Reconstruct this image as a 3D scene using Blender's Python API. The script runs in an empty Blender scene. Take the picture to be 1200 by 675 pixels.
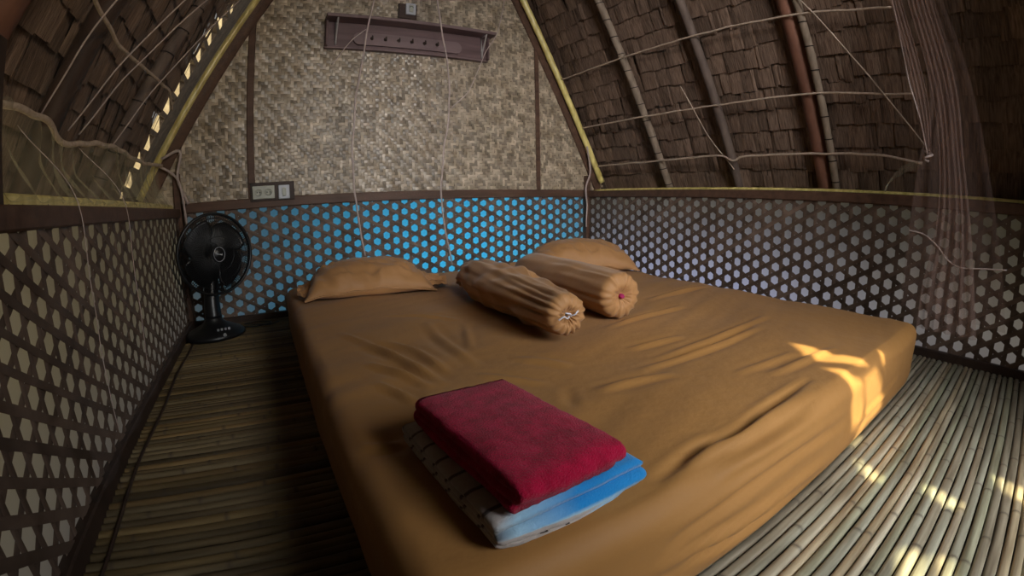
import bpy, bmesh, math, random
from mathutils import Vector, Matrix, noise
random.seed(7)
SC = bpy.context.scene
COL = SC.collection
PI = math.pi

# ------------------------------------------------------------------ camera
cd = bpy.data.cameras.new('camera')
cam = bpy.data.objects.new('camera', cd)
COL.objects.link(cam)
SC.camera = cam
cd.type = 'PANO'
cd.panorama_type = 'FISHEYE_LENS_POLYNOMIAL'
cd.sensor_width = 36
cd.fisheye_fov = math.radians(200)
for i, v in enumerate([0.0, 6.21078324e-02, 9.90877080e-06, -1.45487962e-05, 1.97213354e-07]):
    setattr(cd, 'fisheye_polynomial_k%d' % i, -v)
cR = (0.86408234, -0.50307978, -0.01650581)
cU = (0.10731344, 0.15208381, 0.98252447)
cB = (-0.49177793, -0.85075334, 0.18540016)
cam.matrix_world = Matrix(((cR[0], cU[0], cB[0], 0.4376), (cR[1], cU[1], cB[1], -2.4215),
                           (cR[2], cU[2], cB[2], 0.5251), (0, 0, 0, 1)))

# ------------------------------------------------------------------ light
SC.view_settings.view_transform = 'Standard'
SC.view_settings.look = 'None'
SC.view_settings.gamma = 1
SC.view_settings.use_curve_mapping = False
SC.view_settings.exposure = 0.0

W = bpy.data.worlds.new('world')
SC.world = W
W.use_nodes = True
bg = W.node_tree.nodes['Background']
bg.inputs['Color'].default_value = (1.0, 0.97, 0.92, 1)
bg.inputs['Strength'].default_value = 0.22

SUN_DIR = Vector((0.03, 0.80, -1.00)).normalized()
sl = bpy.data.lights.new('sun', 'SUN')
sl.energy = 14.5
sl.color = (1.0, 0.95, 0.60)
sl.angle = math.radians(0.6)
sun = bpy.data.objects.new('sun', sl)
sun.rotation_euler = (-SUN_DIR).to_track_quat('Z', 'Y').to_euler()
COL.objects.link(sun)


def area(name, loc, target, sx, sy, power, color):
    l = bpy.data.lights.new(name, 'AREA')
    l.shape = 'RECTANGLE'
    l.size = sx
    l.size_y = sy
    l.energy = power
    l.color = color
    o = bpy.data.objects.new(name, l)
    o.location = loc
    o.rotation_euler = (Vector(loc) - Vector(target)).to_track_quat('Z', 'Y').to_euler()
    COL.objects.link(o)
    return o


d_ = area('doorway_daylight', (1.38, -3.25, 1.00), (1.36, -1.6, 0.15), 0.60, 0.80, 10.3, (0.93, 0.97, 1.0))
d_.data.spread = math.radians(100)
area('back_blue_fill', (1.60, 0.75, 0.25), (1.60, 0.0, 0.30), 1.3, 0.5, 8.5, (0.0, 0.50, 0.92))  # added lamp that tints the back wall holes blue
area('side_blue_fill', (3.10, -0.72, 0.2), (2.45, -0.68, 0.28), 1.6, 0.5, 4.3, (0.50, 0.58, 1.0))  # added lavender-blue lamp behind the right wall holes
area('side_daylight_near', (3.25, -2.1, 0.2), (2.45, -2.0, 0.28), 1.4, 0.5, 0.7, (1.0, 0.82, 0.70))
area('left_daylight', (-0.75, -1.7, 0.2), (0.0, -1.6, 0.28), 1.6, 0.5, 0.05, (1.0, 0.80, 0.66))
area('eave_daylight_right', (2.60, -0.95, -0.35), (2.62, -0.95, 0.7), 0.25, 2.2, 2.6, (1.0, 0.93, 0.40))
area('eave_daylight_left', (-0.22, -1.1, -0.35), (-0.20, -1.0, 0.7), 0.25, 2.6, 14.0, (1.0, 0.84, 0.50))
k_ = area('left_thatch_fill', (1.45, -3.2, 1.62), (0.05, -0.70, 1.30), 0.4, 0.3, 1.6, (1.0, 0.80, 0.52))  # added warm fill that lifts the left thatch
k_.data.spread = math.radians(60)
g_ = area('gable_fill', (0.75, -3.2, 1.55), (1.90, -0.55, 0.95), 0.5, 0.4, 6.0, (1.0, 0.95, 0.93))  # added fill, narrowed onto the gable and right slope
g_.data.spread = math.radians(62)


# ------------------------------------------------------------------ helpers
def link(name, data, parent=None):
    o = bpy.data.objects.new(name, data)
    COL.objects.link(o)
    if parent is not None:
        o.parent = parent
    return o


def tag(o, label=None, cat=None, group=None, kind=None):
    if label:
        o['label'] = label
    if cat:
        o['category'] = cat
    if group:
        o['group'] = group
    if kind:
        o['kind'] = kind
    return o


def empty(name, loc, rz=0.0):
    o = link(name, None)
    o.location = loc
    o.rotation_euler = (0, 0, rz)
    o.empty_display_size = 0.05
    return o


class MB:
    """mesh collector"""
    def __init__(s):
        s.v = []
        s.f = []

    def add(s, vs, fs):
        b = len(s.v)
        s.v += [tuple(p) for p in vs]
        s.f += [tuple(b + i for i in f) for f in fs]

    def box(s, lo, hi, M=None, bev=0.0):
        x0, y0, z0 = lo
        x1, y1, z1 = hi
        if bev <= 0:
            vs = [(x0, y0, z0), (x1, y0, z0), (x1, y1, z0), (x0, y1, z0), (x0, y0, z1), (x1, y0, z1), (x1, y1, z1), (x0, y1, z1)]
            fs = [(3, 2, 1, 0), (4, 5, 6, 7), (0, 1, 5, 4), (1, 2, 6, 5), (2, 3, 7, 6), (3, 0, 4, 7)]
        else:
            b = bev
            vs = []
            for z, k in ((z0, b), (z0 + b, 0), (z1 - b, 0), (z1, b)):
                for (cx, cy, sx, sy) in ((x0, y0, 1, 1), (x1, y0, -1, 1), (x1, y1, -1, -1), (x0, y1, 1, -1)):
                    if (sx * sy) > 0:
                        pts = [(cx + sx * k, cy + sy * (b + k * 0.4)), (cx + sx * (b + k * 0.4), cy + sy * k)]
                    else:
                        pts = [(cx + sx * (b + k * 0.4), cy + sy * k), (cx + sx * k, cy + sy * (b + k * 0.4))]
                    for p in pts:
                        vs.append((p[0], p[1], z))
            fs = []
            for r in range(3):
                for i in range(8):
                    j = (i + 1) % 8
                    fs.append((r * 8 + i, r * 8 + j, r * 8 + 8 + j, r * 8 + 8 + i))
            fs.append(tuple(range(7, -1, -1)))
            fs.append(tuple(range(24, 32)))
        if M is not None:
            vs = [M @ Vector(p) for p in vs]
        s.add(vs, fs)

    def tube(s, pts, r, n=8, cap=True, rf=None):
        pts = [Vector(p) for p in pts]
        N = len(pts)
        ring0 = None
        vs = []
        up = None
        for i, p in enumerate(pts):
            t = (pts[min(i + 1, N - 1)] - pts[max(i - 1, 0)])
            if t.length < 1e-9:
                t = Vector((0, 0, 1))
            t.normalize()
            if up is None:
                a = Vector((0, 0, 1)) if abs(t.z) < 0.9 else Vector((1, 0, 0))
                up = (a - t * a.dot(t)).normalized()
            else:
                up = (up - t * up.dot(t)).normalized()
            sd = t.cross(up)
            rr = r if rf is None else rf(i / (N - 1))
            for k in range(n):
                an = 2 * PI * k / n
                vs.append(p + (up * math.cos(an) + sd * math.sin(an)) * rr)
        fs = []
        for i in range(N - 1):
            for k in range(n):
                k2 = (k + 1) % n
                fs.append((i * n + k, i * n + k2, (i + 1) * n + k2, (i + 1) * n + k))
        if cap:
            fs.append(tuple(range(n - 1, -1, -1)))
            fs.append(tuple((N - 1) * n + k for k in range(n)))
        s.add(vs, fs)

    def lathe(s, prof, n=32, M=None, fn=None):
        """prof: list of (r, z)"""
        vs = []
        for (r, z) in prof:
            for k in range(n):
                a = 2 * PI * k / n
                p = Vector((r * math.cos(a), r * math.sin(a), z))
                if fn:
                    p = fn(p, a)
                vs.append(p if M is None else M @ p)
        fs = []
        for i in range(len(prof) - 1):
            for k in range(n):
                k2 = (k + 1) % n
                fs.append((i * n + k, i * n + k2, (i + 1) * n + k2, (i + 1) * n + k))
        fs.append(tuple(range(n - 1, -1, -1)))
        fs.append(tuple((len(prof) - 1) * n + k for k in range(n)))
        s.add(vs, fs)

    def grid(s, fn, nu, nv, closeu=False, thick=None):
        vs = []
        for j in range(nv + 1):
            for i in range(nu + (0 if closeu else 1)):
                vs.append(fn(i / nu, j / nv))
        m = nu + (0 if closeu else 1)
        fs = []
        for j in range(nv):
            for i in range(nu):
                i2 = (i + 1) % m if closeu else i + 1
                fs.append((j * m + i, j * m + i2, (j + 1) * m + i2, (j + 1) * m + i))
        s.add(vs, fs)

    def build(s, name, mat, parent=None, smooth=True, mod=None):
        me = bpy.data.meshes.new(name)
        me.from_pydata(s.v, [], s.f)
        me.validate()
        me.update()
        if smooth:
            me.polygons.foreach_set('use_smooth', [True] * len(me.polygons))
            if smooth == 'auto':
                try:
                    me.set_sharp_from_angle(angle=math.radians(35))
                except Exception:
                    pass
        if mat is not None:
            me.materials.append(mat)
        o = link(name, me, parent)
        return o


def bezier(pts, n=12):
    """Catmull-Rom through pts"""
    P = [Vector(p) for p in pts]
    P = [P[0] * 2 - P[1]] + P + [P[-1] * 2 - P[-2]]
    out = []
    for i in range(1, len(P) - 2):
        for k in range(n):
            t = k / n
            a, b, c, d = P[i - 1], P[i], P[i + 1], P[i + 2]
            out.append(0.5 * ((2 * b) + (c - a) * t + (2 * a - 5 * b + 4 * c - d) * t * t + (3 * b - a - 3 * c + d) * t ** 3))
    out.append(P[-2])
    return out


# ------------------------------------------------------------------ materials
def rgba(c):
    return (c[0], c[1], c[2], 1)


def mat(name, c1, c2=None, scale=(8, 8, 8), rough=0.7, bump=0.0, bscale=None, island=0.0, spec=0.3,
        sheen=0.0, metal=0.0, detail=3.0, contrast=(0.3, 0.7), coat=0.0, transl=0.0, bdist=0.002):
    m = bpy.data.materials.new(name)
    m.use_nodes = True
    nt = m.node_tree
    N = nt.nodes
    L = nt.links
    b = N['Principled BSDF']
    b.inputs['Roughness'].default_value = rough
    b.inputs['Specular IOR Level'].default_value = spec
    b.inputs['Metallic'].default_value = metal
    if sheen:
        b.inputs['Sheen Weight'].default_value = sheen
        b.inputs['Sheen Roughness'].default_value = 0.5
    if coat:
        b.inputs['Coat Weight'].default_value = coat
        b.inputs['Coat Roughness'].default_value = 0.25
    tc = N.new('ShaderNodeTexCoord')
    mp = N.new('ShaderNodeMapping')
    mp.inputs['Scale'].default_value = scale
    L.new(tc.outputs['Object'], mp.inputs['Vector'])
    nz = N.new('ShaderNodeTexNoise')
    nz.inputs['Scale'].default_value = 1.0
    nz.inputs['Detail'].default_value = detail
    L.new(mp.outputs[0], nz.inputs['Vector'])
    if c2 is None:
        c2 = c1
    ramp = N.new('ShaderNodeValToRGB')
    ramp.color_ramp.elements[0].position = contrast[0]
    ramp.color_ramp.elements[1].position = contrast[1]
    ramp.color_ramp.elements[0].color = rgba(c1)
    ramp.color_ramp.elements[1].color = rgba(c2)
    L.new(nz.outputs['Fac'], ramp.inputs[0])
    out = ramp.outputs[0]
    if island:
        g = N.new('ShaderNodeNewGeometry')
        mr = N.new('ShaderNodeMapRange')
        mr.inputs['To Min'].default_value = 1 - island
        mr.inputs['To Max'].default_value = 1 + island
        L.new(g.outputs['Random Per Island'], mr.inputs['Value'])
        mx = N.new('ShaderNodeVectorMath')
        mx.operation = 'SCALE'
        L.new(out, mx.inputs[0])
        L.new(mr.outputs[0], mx.inputs['Scale'])
        out = mx.outputs[0]
    L.new(out, b.inputs['Base Color'])
    if bump:
        mp2 = N.new('ShaderNodeMapping')
        mp2.inputs['Scale'].default_value = bscale or tuple(3 * s for s in scale)
        L.new(tc.outputs['Object'], mp2.inputs['Vector'])
        n2 = N.new('ShaderNodeTexNoise')
        n2.inputs['Scale'].default_value = 1.0
        n2.inputs['Detail'].default_value = 4
        L.new(mp2.outputs[0], n2.inputs['Vector'])
        bp = N.new('ShaderNodeBump')
        bp.inputs['Strength'].default_value = bump
        bp.inputs['Distance'].default_value = bdist
        L.new(n2.outputs['Fac'], bp.inputs['Height'])
        L.new(bp.outputs[0], b.inputs['Normal'])
    if transl:
        tr = N.new('ShaderNodeBsdfTranslucent')
        tr.inputs['Color'].default_value = rgba(c2)
        ms = N.new('ShaderNodeMixShader')
        ms.inputs[0].default_value = transl
        L.new(b.outputs[0], ms.inputs[1])
        L.new(tr.outputs[0], ms.inputs[2])
        L.new(ms.outputs[0], N['Material Output'].inputs[0])
    return m


def net_mat(name, col, alpha, edge=4.5):
    m = bpy.data.materials.new(name)
    m.use_nodes = True
    nt = m.node_tree
    N = nt.nodes
    L = nt.links
    N.remove(N['Principled BSDF'])
    d = N.new('ShaderNodeBsdfDiffuse')
    d.inputs['Color'].default_value = rgba(col)
    tl = N.new('ShaderNodeBsdfTranslucent')
    tl.inputs['Color'].default_value = rgba(col)
    m1 = N.new('ShaderNodeMixShader')
    m1.inputs[0].default_value = 0.4
    L.new(d.outputs[0], m1.inputs[1])
    L.new(tl.outputs[0], m1.inputs[2])
    t = N.new('ShaderNodeBsdfTransparent')
    # the weave of the net closes up where it is seen edge-on
    lw = N.new('ShaderNodeLayerWeight')
    lw.inputs['Blend'].default_value = 0.35
    mr = N.new('ShaderNodeMapRange')
    mr.inputs['To Min'].default_value = alpha
    mr.inputs['To Max'].default_value = min(1.0, alpha * edge)
    L.new(lw.outputs['Facing'], mr.inputs['Value'])
    m2 = N.new('ShaderNodeMixShader')
    L.new(mr.outputs[0], m2.inputs[0])
    L.new(t.outputs[0], m2.inputs[1])
    L.new(m1.outputs[0], m2.inputs[2])
    L.new(m2.outputs[0], N['Material Output'].inputs[0])
    return m


M = {}
M['weave'] = mat('hex_weave_bamboo', (0.085, 0.055, 0.038), (0.175, 0.120, 0.090), (12, 12, 12), 0.6, 0.3, island=0.25)
M['sawali'] = mat('plaited_bamboo', (0.24, 0.18, 0.115), (0.47, 0.385, 0.285), (14, 14, 14), 0.36, 0.3, (60, 60, 200), island=0.45, spec=0.6)
M['brown_wood'] = mat('brown_board', (0.075, 0.040, 0.026), (0.13, 0.070, 0.045), (5, 30, 30), 0.55, 0.3)
M['dark_wood'] = mat('dark_board', (0.035, 0.022, 0.016), (0.06, 0.035, 0.025), (20, 20, 4), 0.55, 0.2)
M['red_log'] = mat('reddish_pole', (0.14, 0.062, 0.040), (0.27, 0.125, 0.082), (14, 14, 2.5), 0.6, 0.5)
M['grey_pole'] = mat('weathered_bamboo', (0.17, 0.125, 0.09), (0.32, 0.25, 0.185), (30, 30, 3), 0.6, 0.5)
M['dim_pole'] = mat('dull_brown_pole', (0.10, 0.072, 0.06), (0.17, 0.125, 0.10), (25, 25, 3), 0.7, 0.5)
M['gold_bamboo'] = mat('golden_bamboo', (0.55, 0.43, 0.11), (0.92, 0.78, 0.30), (40, 40, 5), 0.3, 0.2, spec=0.8)
M['thatch'] = mat('dry_thatch', (0.105, 0.066, 0.046), (0.25, 0.168, 0.120), (150, 7, 150), 0.88, 1.0, (420, 9, 420), island=0.28, bdist=0.004)
M['thatch_back'] = mat('thatch_underlay', (0.03, 0.02, 0.014), (0.07, 0.048, 0.03), (60, 6, 60), 0.9, 0.6)
M['slat'] = mat('split_bamboo', (0.20, 0.16, 0.105), (0.46, 0.40, 0.29), (5, 60, 60), 0.38, 0.3, (9, 300, 300), island=0.22, spec=0.5)
M['slat_dark'] = mat('dark_split_bamboo', (0.10, 0.072, 0.036), (0.21, 0.155, 0.08), (4, 60, 60), 0.6, 0.5, (6, 300, 300), island=0.35)  # darker, browner bamboo for the left floor strip
M['joint'] = mat('bamboo_joint', (0.09, 0.065, 0.04), (0.14, 0.10, 0.07), (60, 60, 60), 0.6)
M['sheet'] = mat('ochre_bedsheet', (0.31, 0.145, 0.040), (0.37, 0.178, 0.052), (3, 3, 3), 0.60, 0.40, (24, 24, 24), spec=0.22, sheen=0.05, bdist=0.006)
M['case'] = mat('ochre_pillowcase', (0.33, 0.160, 0.055), (0.40, 0.20, 0.075), (5, 5, 5), 0.6, 0.35, (22, 22, 22), spec=0.35, sheen=0.15, bdist=0.006)
M['red_towel'] = mat('crimson_terry', (0.24, 0.002, 0.020), (0.46, 0.006, 0.048), (60, 60, 60), 0.95, 1.0, (420, 420, 420), sheen=0.12, spec=0.1, bdist=0.003)
M['black'] = mat('black_plastic', (0.006, 0.006, 0.007), (0.010, 0.010, 0.011), (5, 5, 5), 0.35, spec=0.45)
M['badge'] = mat('grey_badge', (0.40, 0.40, 0.42), None, (5, 5, 5), 0.4)
M['grey_btn'] = mat('pale_button', (0.40, 0.40, 0.42), None, (5, 5, 5), 0.4)
M['cream'] = mat('cream_plastic', (0.42, 0.43, 0.36), (0.47, 0.47, 0.40), (6, 6, 6), 0.35, spec=0.4)
M['white_pl'] = mat('white_plastic', (0.50, 0.52, 0.56), (0.55, 0.56, 0.6), (6, 6, 6), 0.35, spec=0.4)
M['slot'] = mat('socket_recess', (0.10, 0.115, 0.10), None, (6, 6, 6), 0.5)
M['shelf'] = mat('shelf_board', (0.10, 0.062, 0.062), (0.16, 0.10, 0.098), (3, 30, 30), 0.5, 0.2)
M['rail_board'] = mat('hook_rail_board', (0.17, 0.115, 0.115), (0.22, 0.15, 0.15), (3, 30, 30), 0.5, 0.2)
M['metal'] = mat('bracket_metal', (0.55, 0.53, 0.52), None, (6, 6, 6), 0.35, metal=0.6)
M['cord'] = mat('pale_cord', (0.42, 0.32, 0.24), (0.58, 0.46, 0.36), (80, 80, 80), 0.85, 0.6)
M['tie'] = mat('black_tie', (0.02, 0.014, 0.012), None, (50, 50, 50), 0.9)
M['lining'] = mat('plastic_sheeting', (0.75, 0.75, 0.75), (0.82, 0.82, 0.82), (4, 4, 4), 0.6, transl=0.85)
M['lining'].node_tree.nodes['Principled BSDF'].inputs['Specular IOR Level'].default_value = 0.1
for e_ in [n_ for n_ in M['lining'].node_tree.nodes if n_.type == 'VALTORGB'][0].color_ramp.elements:
    e_.color = (0.25, 0.25, 0.25, 1)
M['earth'] = mat('bare_ground', (0.035, 0.031, 0.026), (0.055, 0.050, 0.042), (2, 2, 2), 0.95, 0.5)
M['pink'] = mat('magenta_knot', (0.35, 0.02, 0.10), None, (50, 50, 50), 0.8)
M['satin'] = mat('pale_tie_string', (0.62, 0.60, 0.66), None, (50, 50, 50), 0.5)
M['net_back'] = net_mat('sheer_net', (0.55, 0.47, 0.47), 0.022)
M['net_bunch'] = net_mat('gathered_net', (0.46, 0.30, 0.25), 0.30, 2.0)
M['net_loose'] = net_mat('loose_net', (0.46, 0.30, 0.25), 0.15, 2.5)
M['net_left'] = net_mat('draped_net', (0.60, 0.54, 0.38), 0.10)
M['seam'] = mat('net_hem', (0.42, 0.33, 0.30), (0.52, 0.42, 0.38), (60, 60, 60), 0.8, 0.4)


def slat_tones(m, tint):
    nt = m.node_tree
    N, L = nt.nodes, nt.links
    b = N['Principled BSDF']
    base = b.inputs['Base Color'].links[0].from_socket
    at = N.new('ShaderNodeAttribute')
    at.attribute_name = 'joint'
    sx = N.new('ShaderNodeSeparateXYZ')
    L.new(at.outputs['Vector'], sx.inputs[0])
    r = N.new('ShaderNodeValToRGB')
    r.color_ramp.interpolation = 'CONSTANT'
    e = r.color_ramp.elements
    e[0].position = 0; e[0].color = (1, 1, 1, 1)
    e[1].position = 0.3; e[1].color = rgba(tint[0])
    for p, c in ((0.55, tint[1]), (0.75, tint[2]), (0.9, (0.75, 0.72, 0.70))):
        q = r.color_ramp.elements.new(p)
        q.color = rgba(c)
    L.new(sx.outputs['Y'], r.inputs[0])
    mm = N.new('ShaderNodeMix'); mm.data_type = 'RGBA'; mm.blend_type = 'MULTIPLY'
    mm.inputs[0].default_value = 1
    L.new(base, mm.inputs[6])
    L.new(r.outputs[0], mm.inputs[7])
    mj = N.new('ShaderNodeMix'); mj.data_type = 'RGBA'
    f = N.new('ShaderNodeMath'); f.operation = 'MULTIPLY'; f.inputs[1].default_value = 0.75
    L.new(sx.outputs['X'], f.inputs[0])
    L.new(f.outputs[0], mj.inputs[0])
    L.new(mm.outputs[2], mj.inputs[6])
    mj.inputs[7].default_value = (0.07, 0.05, 0.035, 1)
    L.new(mj.outputs[2], b.inputs['Base Color'])


slat_tones(M['slat'], ((0.90, 0.98, 1.02), (1.0, 0.92, 0.82), (0.86, 0.95, 0.90)))
slat_tones(M['slat_dark'], ((1.0, 0.92, 0.75), (0.7, 0.66, 0.6), (1.15, 1.0, 0.8)))


def towel_mat():
    """white striped towel with a blue end; stripes and blue are woven in"""
    m = mat('striped_towel', (0.36, 0.31, 0.28), (0.46, 0.40, 0.37), (30, 30, 30), 0.9, 0.8, (260, 260, 260), sheen=0.3, spec=0.1)
    nt = m.node_tree
    N, L = nt.nodes, nt.links
    b = N['Principled BSDF']
    base = b.inputs['Base Color'].links[0].from_socket
    at = N.new('ShaderNodeAttribute')
    at.attribute_name = 'towel_uv'
    sx = N.new('ShaderNodeSeparateXYZ')
    L.new(at.outputs['Vector'], sx.inputs[0])
    # stripes on v
    mu = N.new('ShaderNodeMath'); mu.operation = 'MULTIPLY'; mu.inputs[1].default_value = 26
    L.new(sx.outputs['Y'], mu.inputs[0])
    fr = N.new('ShaderNodeMath'); fr.operation = 'FRACT'
    L.new(mu.outputs[0], fr.inputs[0])
    r = N.new('ShaderNodeValToRGB')
    e = r.color_ramp.elements
    e[0].position = 0.80; e[0].color = (0, 0, 0, 1)
    e[1].position = 0.85; e[1].color = (1, 1, 1, 1)
    q = r.color_ramp.elements.new(0.94); q.color = (1, 1, 1, 1)
    q = r.color_ramp.elements.new(0.99); q.color = (0, 0, 0, 1)
    L.new(fr.outputs[0], r.inputs[0])
    mx = N.new('ShaderNodeMix'); mx.data_type = 'RGBA'
    L.new(r.outputs[0], mx.inputs[0])
    L.new(base, mx.inputs[6])
    mx.inputs[7].default_value = (0.10, 0.075, 0.07, 1)
    # blue end on u
    rb = N.new('ShaderNodeValToRGB')
    e = rb.color_ramp.elements
    e[0].position = 0.28; e[0].color = (0, 0, 0, 1)
    e[1].position = 0.42; e[1].color = (1, 1, 1, 1)
    L.new(sx.outputs['X'], rb.inputs[0])
    mb = N.new('ShaderNodeMix'); mb.data_type = 'RGBA'
    L.new(rb.outputs[0], mb.inputs[0])
    L.new(mx.outputs[2], mb.inputs[6])
    rc = N.new('ShaderNodeValToRGB')
    e = rc.color_ramp.elements
    e[0].position = 0.42; e[0].color = (0.30, 0.48, 0.62, 1)
    e[1].position = 0.80; e[1].color = (0.015, 0.22, 0.55, 1)
    L.new(sx.outputs['X'], rc.inputs[0])
    L.new(rc.outputs[0], mb.inputs[7])
    L.new(mb.outputs[2], b.inputs['Base Color'])
    return m


M['blue_towel'] = towel_mat()

# ------------------------------------------------------------------ room
RW = 2.434       # room width
H = 0.600        # top of the low wall rail
YF = -3.10       # front of the room
AL = math.radians(59.8)   # left slope
AR = math.radians(62.3)   # right slope
PL = Vector((-0.175, 0, 0.658))
PR = Vector((2.525, 0, 0.680))


def zl(x):
    return PL.z + math.tan(AL) * (x - PL.x)


def zr(x):
    return PR.z + math.tan(AR) * (PR.x - x)


XA = (PR.z + math.tan(AR) * PR.x - PL.z + math.tan(AL) * PL.x) / (math.tan(AL) + math.tan(AR))
ZA = zl(XA)

# ground outside
g = MB()
g.grid(lambda u, v: (-14 + 30 * u, -14 + 28 * v, -0.62 + 0.05 * noise.noise((u * 14, v * 14, 0))), 60, 60)
tag(g.build('ground', M['earth']), kind='structure')

# floor: split bamboo slats lying along x
def slats(name, x0, x1, material, seed, gapf, y0=-3.15, y1=0.02):
    rnd = random.Random(seed)
    mb = MB()
    jt = []
    y = y0
    while y < y1:
        w = 0.0202 * rnd.uniform(0.8, 1.2)
        gap = gapf(rnd)
        r = w / 2
        zt = rnd.uniform(-0.003, 0.0)
        ph = rnd.uniform(0, 0.3)
        nodes = []
        q = x0 - ph
        while q < x1:
            nodes.append(q)
            q += rnd.uniform(0.26, 0.34)
        xs = set([x0, x1])
        for i in range(int((x1 - x0) / 0.06) + 1):
            xs.add(min(x1, x0 + i * 0.06))
        for q in nodes:
            for d in (-0.008, -0.003, 0, 0.003, 0.008):
                if x0 < q + d < x1:
                    xs.add(q + d)
        xs = sorted(xs)
        vs = []
        tone = rnd.uniform(0, 1)
        yo = rnd.uniform(0, 10)
        for x in xs:
            bul = max([math.exp(-((x - q) / 0.004) ** 2) for q in nodes] + [0])
            wob = 0.0018 * noise.noise((x * 3, yo, 0))
            rr = r * (1 + 0.07 * bul)
            for k in range(7):
                a = PI * k / 6
                jt.append((min(1, bul * 1.0), tone, 0))
                vs.append((x, y + r + wob - rr * math.cos(a), zt - 0.010 + 0.010 * math.sin(a) ** 0.55 * (1 + 0.10 * bul) + 0.001 * noise.noise((x * 5, yo, 3))))
        fs = []
        for i in range(len(xs) - 1):
            for k in range(6):
                fs.append((i * 7 + k, (i + 1) * 7 + k, (i + 1) * 7 + k + 1, i * 7 + k + 1))
        mb.add(vs, fs)
        y += w + gap
    o = mb.build(name, material)
    at = o.data.attributes.new('joint', 'FLOAT_VECTOR', 'POINT')
    at.data.foreach_set('vector', [c for t in jt for c in t])
    return tag(o, kind='structure')


slats('floor', 0.66, RW + 0.25, M['slat'], 3, lambda r: r.uniform(0.0008, 0.003))
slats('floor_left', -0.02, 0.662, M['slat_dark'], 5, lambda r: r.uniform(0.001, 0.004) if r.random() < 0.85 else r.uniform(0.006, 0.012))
b = MB()
b.box((-0.3, YF - 0.1, -0.06), (RW + 0.3, 0.1, -0.022))
tag(b.build('floor_deck', M['dark_wood'], smooth=False), kind='structure')
# binding strip where the slats meet the left wall
b = MB()
b.tube([(0.055 + 0.004 * math.sin(i), -3.1 + i * 0.1, 0.000) for i in range(31)], 0.004, 6)
tag(b.build('trim_1', M['dark_wood']), kind='structure')


# hexagonal open weave
def hex_wall(name, L, Hh, org, ux, un, zlo=0.0):
    """strips on a plane: origin org, horizontal axis ux, normal un; width L, height Hh"""
    a = 0.0615
    w = 0.0175
    mb = MB()
    org = Vector(org)
    ux = Vector(ux)
    un = Vector(un)
    uz = Vector((0, 0, 1))
    rnd = random.Random(name)

    def strip(p0, p1, off, phase):
        d = (p1[0] - p0[0], p1[1] - p0[1])
        ln = math.hypot(*d)
        if ln < 0.01:
            return
        d = (d[0] / ln, d[1] / ln)
        nx = (-d[1], d[0])
        n = max(2, int(ln / 0.03))
        jit = rnd.uniform(-0.0016, 0.0016)
        vs = []
        s0 = rnd.uniform(0, 20)
        ww = w * rnd.uniform(0.88, 1.08)
        for i in range(n + 1):
            t = ln * i / n
            o2 = off + 0.0008 * math.sin(t / (a * 0.5) * PI + phase)
            wob = jit + 0.0014 * noise.noise((t * 6, s0, 0))
            for (k, oo) in ((-0.5, 0.0), (-0.3, 0.0011), (0.3, 0.0011), (0.5, 0.0)):
                x = p0[0] + d[0] * t + nx[0] * (k * ww + wob)
                z = p0[1] + d[1] * t + nx[1] * (k * ww + wob)
                vs.append(org + ux * x + uz * z + un * (o2 + oo))
        fs = []
        for i in range(n):
            for k in range(3):
                fs.append((i * 4 + k, (i + 1) * 4 + k, (i + 1) * 4 + k + 1, i * 4 + k + 1))
        mb.add(vs, fs)

    cx = a * math.sqrt(3) / 2
    x = cx / 2
    i = 0
    while x < L:
        strip((x, zlo), (x, Hh), 0.0024, i * PI)
        x += cx
        i += 1
    # diagonals at +-30 degrees: spacing along z is a
    t30 = math.tan(math.radians(30))
    for sgn, off in ((1, 0.0), (-1, 0.0045)):
        z0 = -L * t30 - a if sgn > 0 else 0
        k = 0
        z = math.floor((zlo - (L * t30 if sgn > 0 else 0)) / a) * a + a / 2
        while True:
            zz0 = z
            zz1 = z + sgn * L * t30
            if min(zz0, zz1) > Hh:
                break
            # clip to [zlo, Hh]
            pts = []
            for zc in (zlo, Hh):
                xx = (zc - z) / (sgn * t30)
                pts.append(xx)
            xa, xb = max(0, min(pts)), min(L, max(pts))
            if xb - xa > 0.02:
                strip((xa, z + sgn * xa * t30), (xb, z + sgn * xb * t30), off, k * PI)
            z += a
            k += 1
            if k > 200:
                break
    return tag(mb.build(name, M['weave']), kind='structure')


hex_wall('wall_back', RW, 0.575, (0, 0, 0), (1, 0, 0), (0, -1, 0))
hex_wall('wall_left', -YF, 0.575, (0, YF, 0), (0, 1, 0), (1, 0, 0))
hex_wall('wall_right', -YF, 0.575, (RW, YF, 0), (0, 1, 0), (-1, 0, 0))


# thin plastic sheeting tacked outside the open weave
def lining(name, p0, p1, nrm):
    mb = MB()
    p0 = Vector(p0); p1 = Vector(p1); nrm = Vector(nrm)
    mb.grid(lambda u, v: p0.lerp(p1, u) + Vector((0, 0, -0.03 + 0.60 * v)) + nrm * (0.016 + 0.004 * noise.noise((u * 9, v * 3, p0.x))), 60, 10)
    return tag(mb.build(name, M['lining']), kind='structure')


lining('wall_back_lining', (-0.02, 0, 0), (RW + 0.02, 0, 0), (0, 1, 0))
lining('wall_left_lining', (0, YF, 0), (0, 0.02, 0), (-1, 0, 0))
lining('wall_right_lining', (RW, YF, 0), (RW, 0.02, 0), (1, 0, 0))

# rails and bases
def board(name, lo, hi, material='brown_wood', bev=0.004):
    mb = MB()
    mb.box(lo, hi, bev=bev)
    return tag(mb.build(name, M[material], smooth=False), kind='structure')


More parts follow.
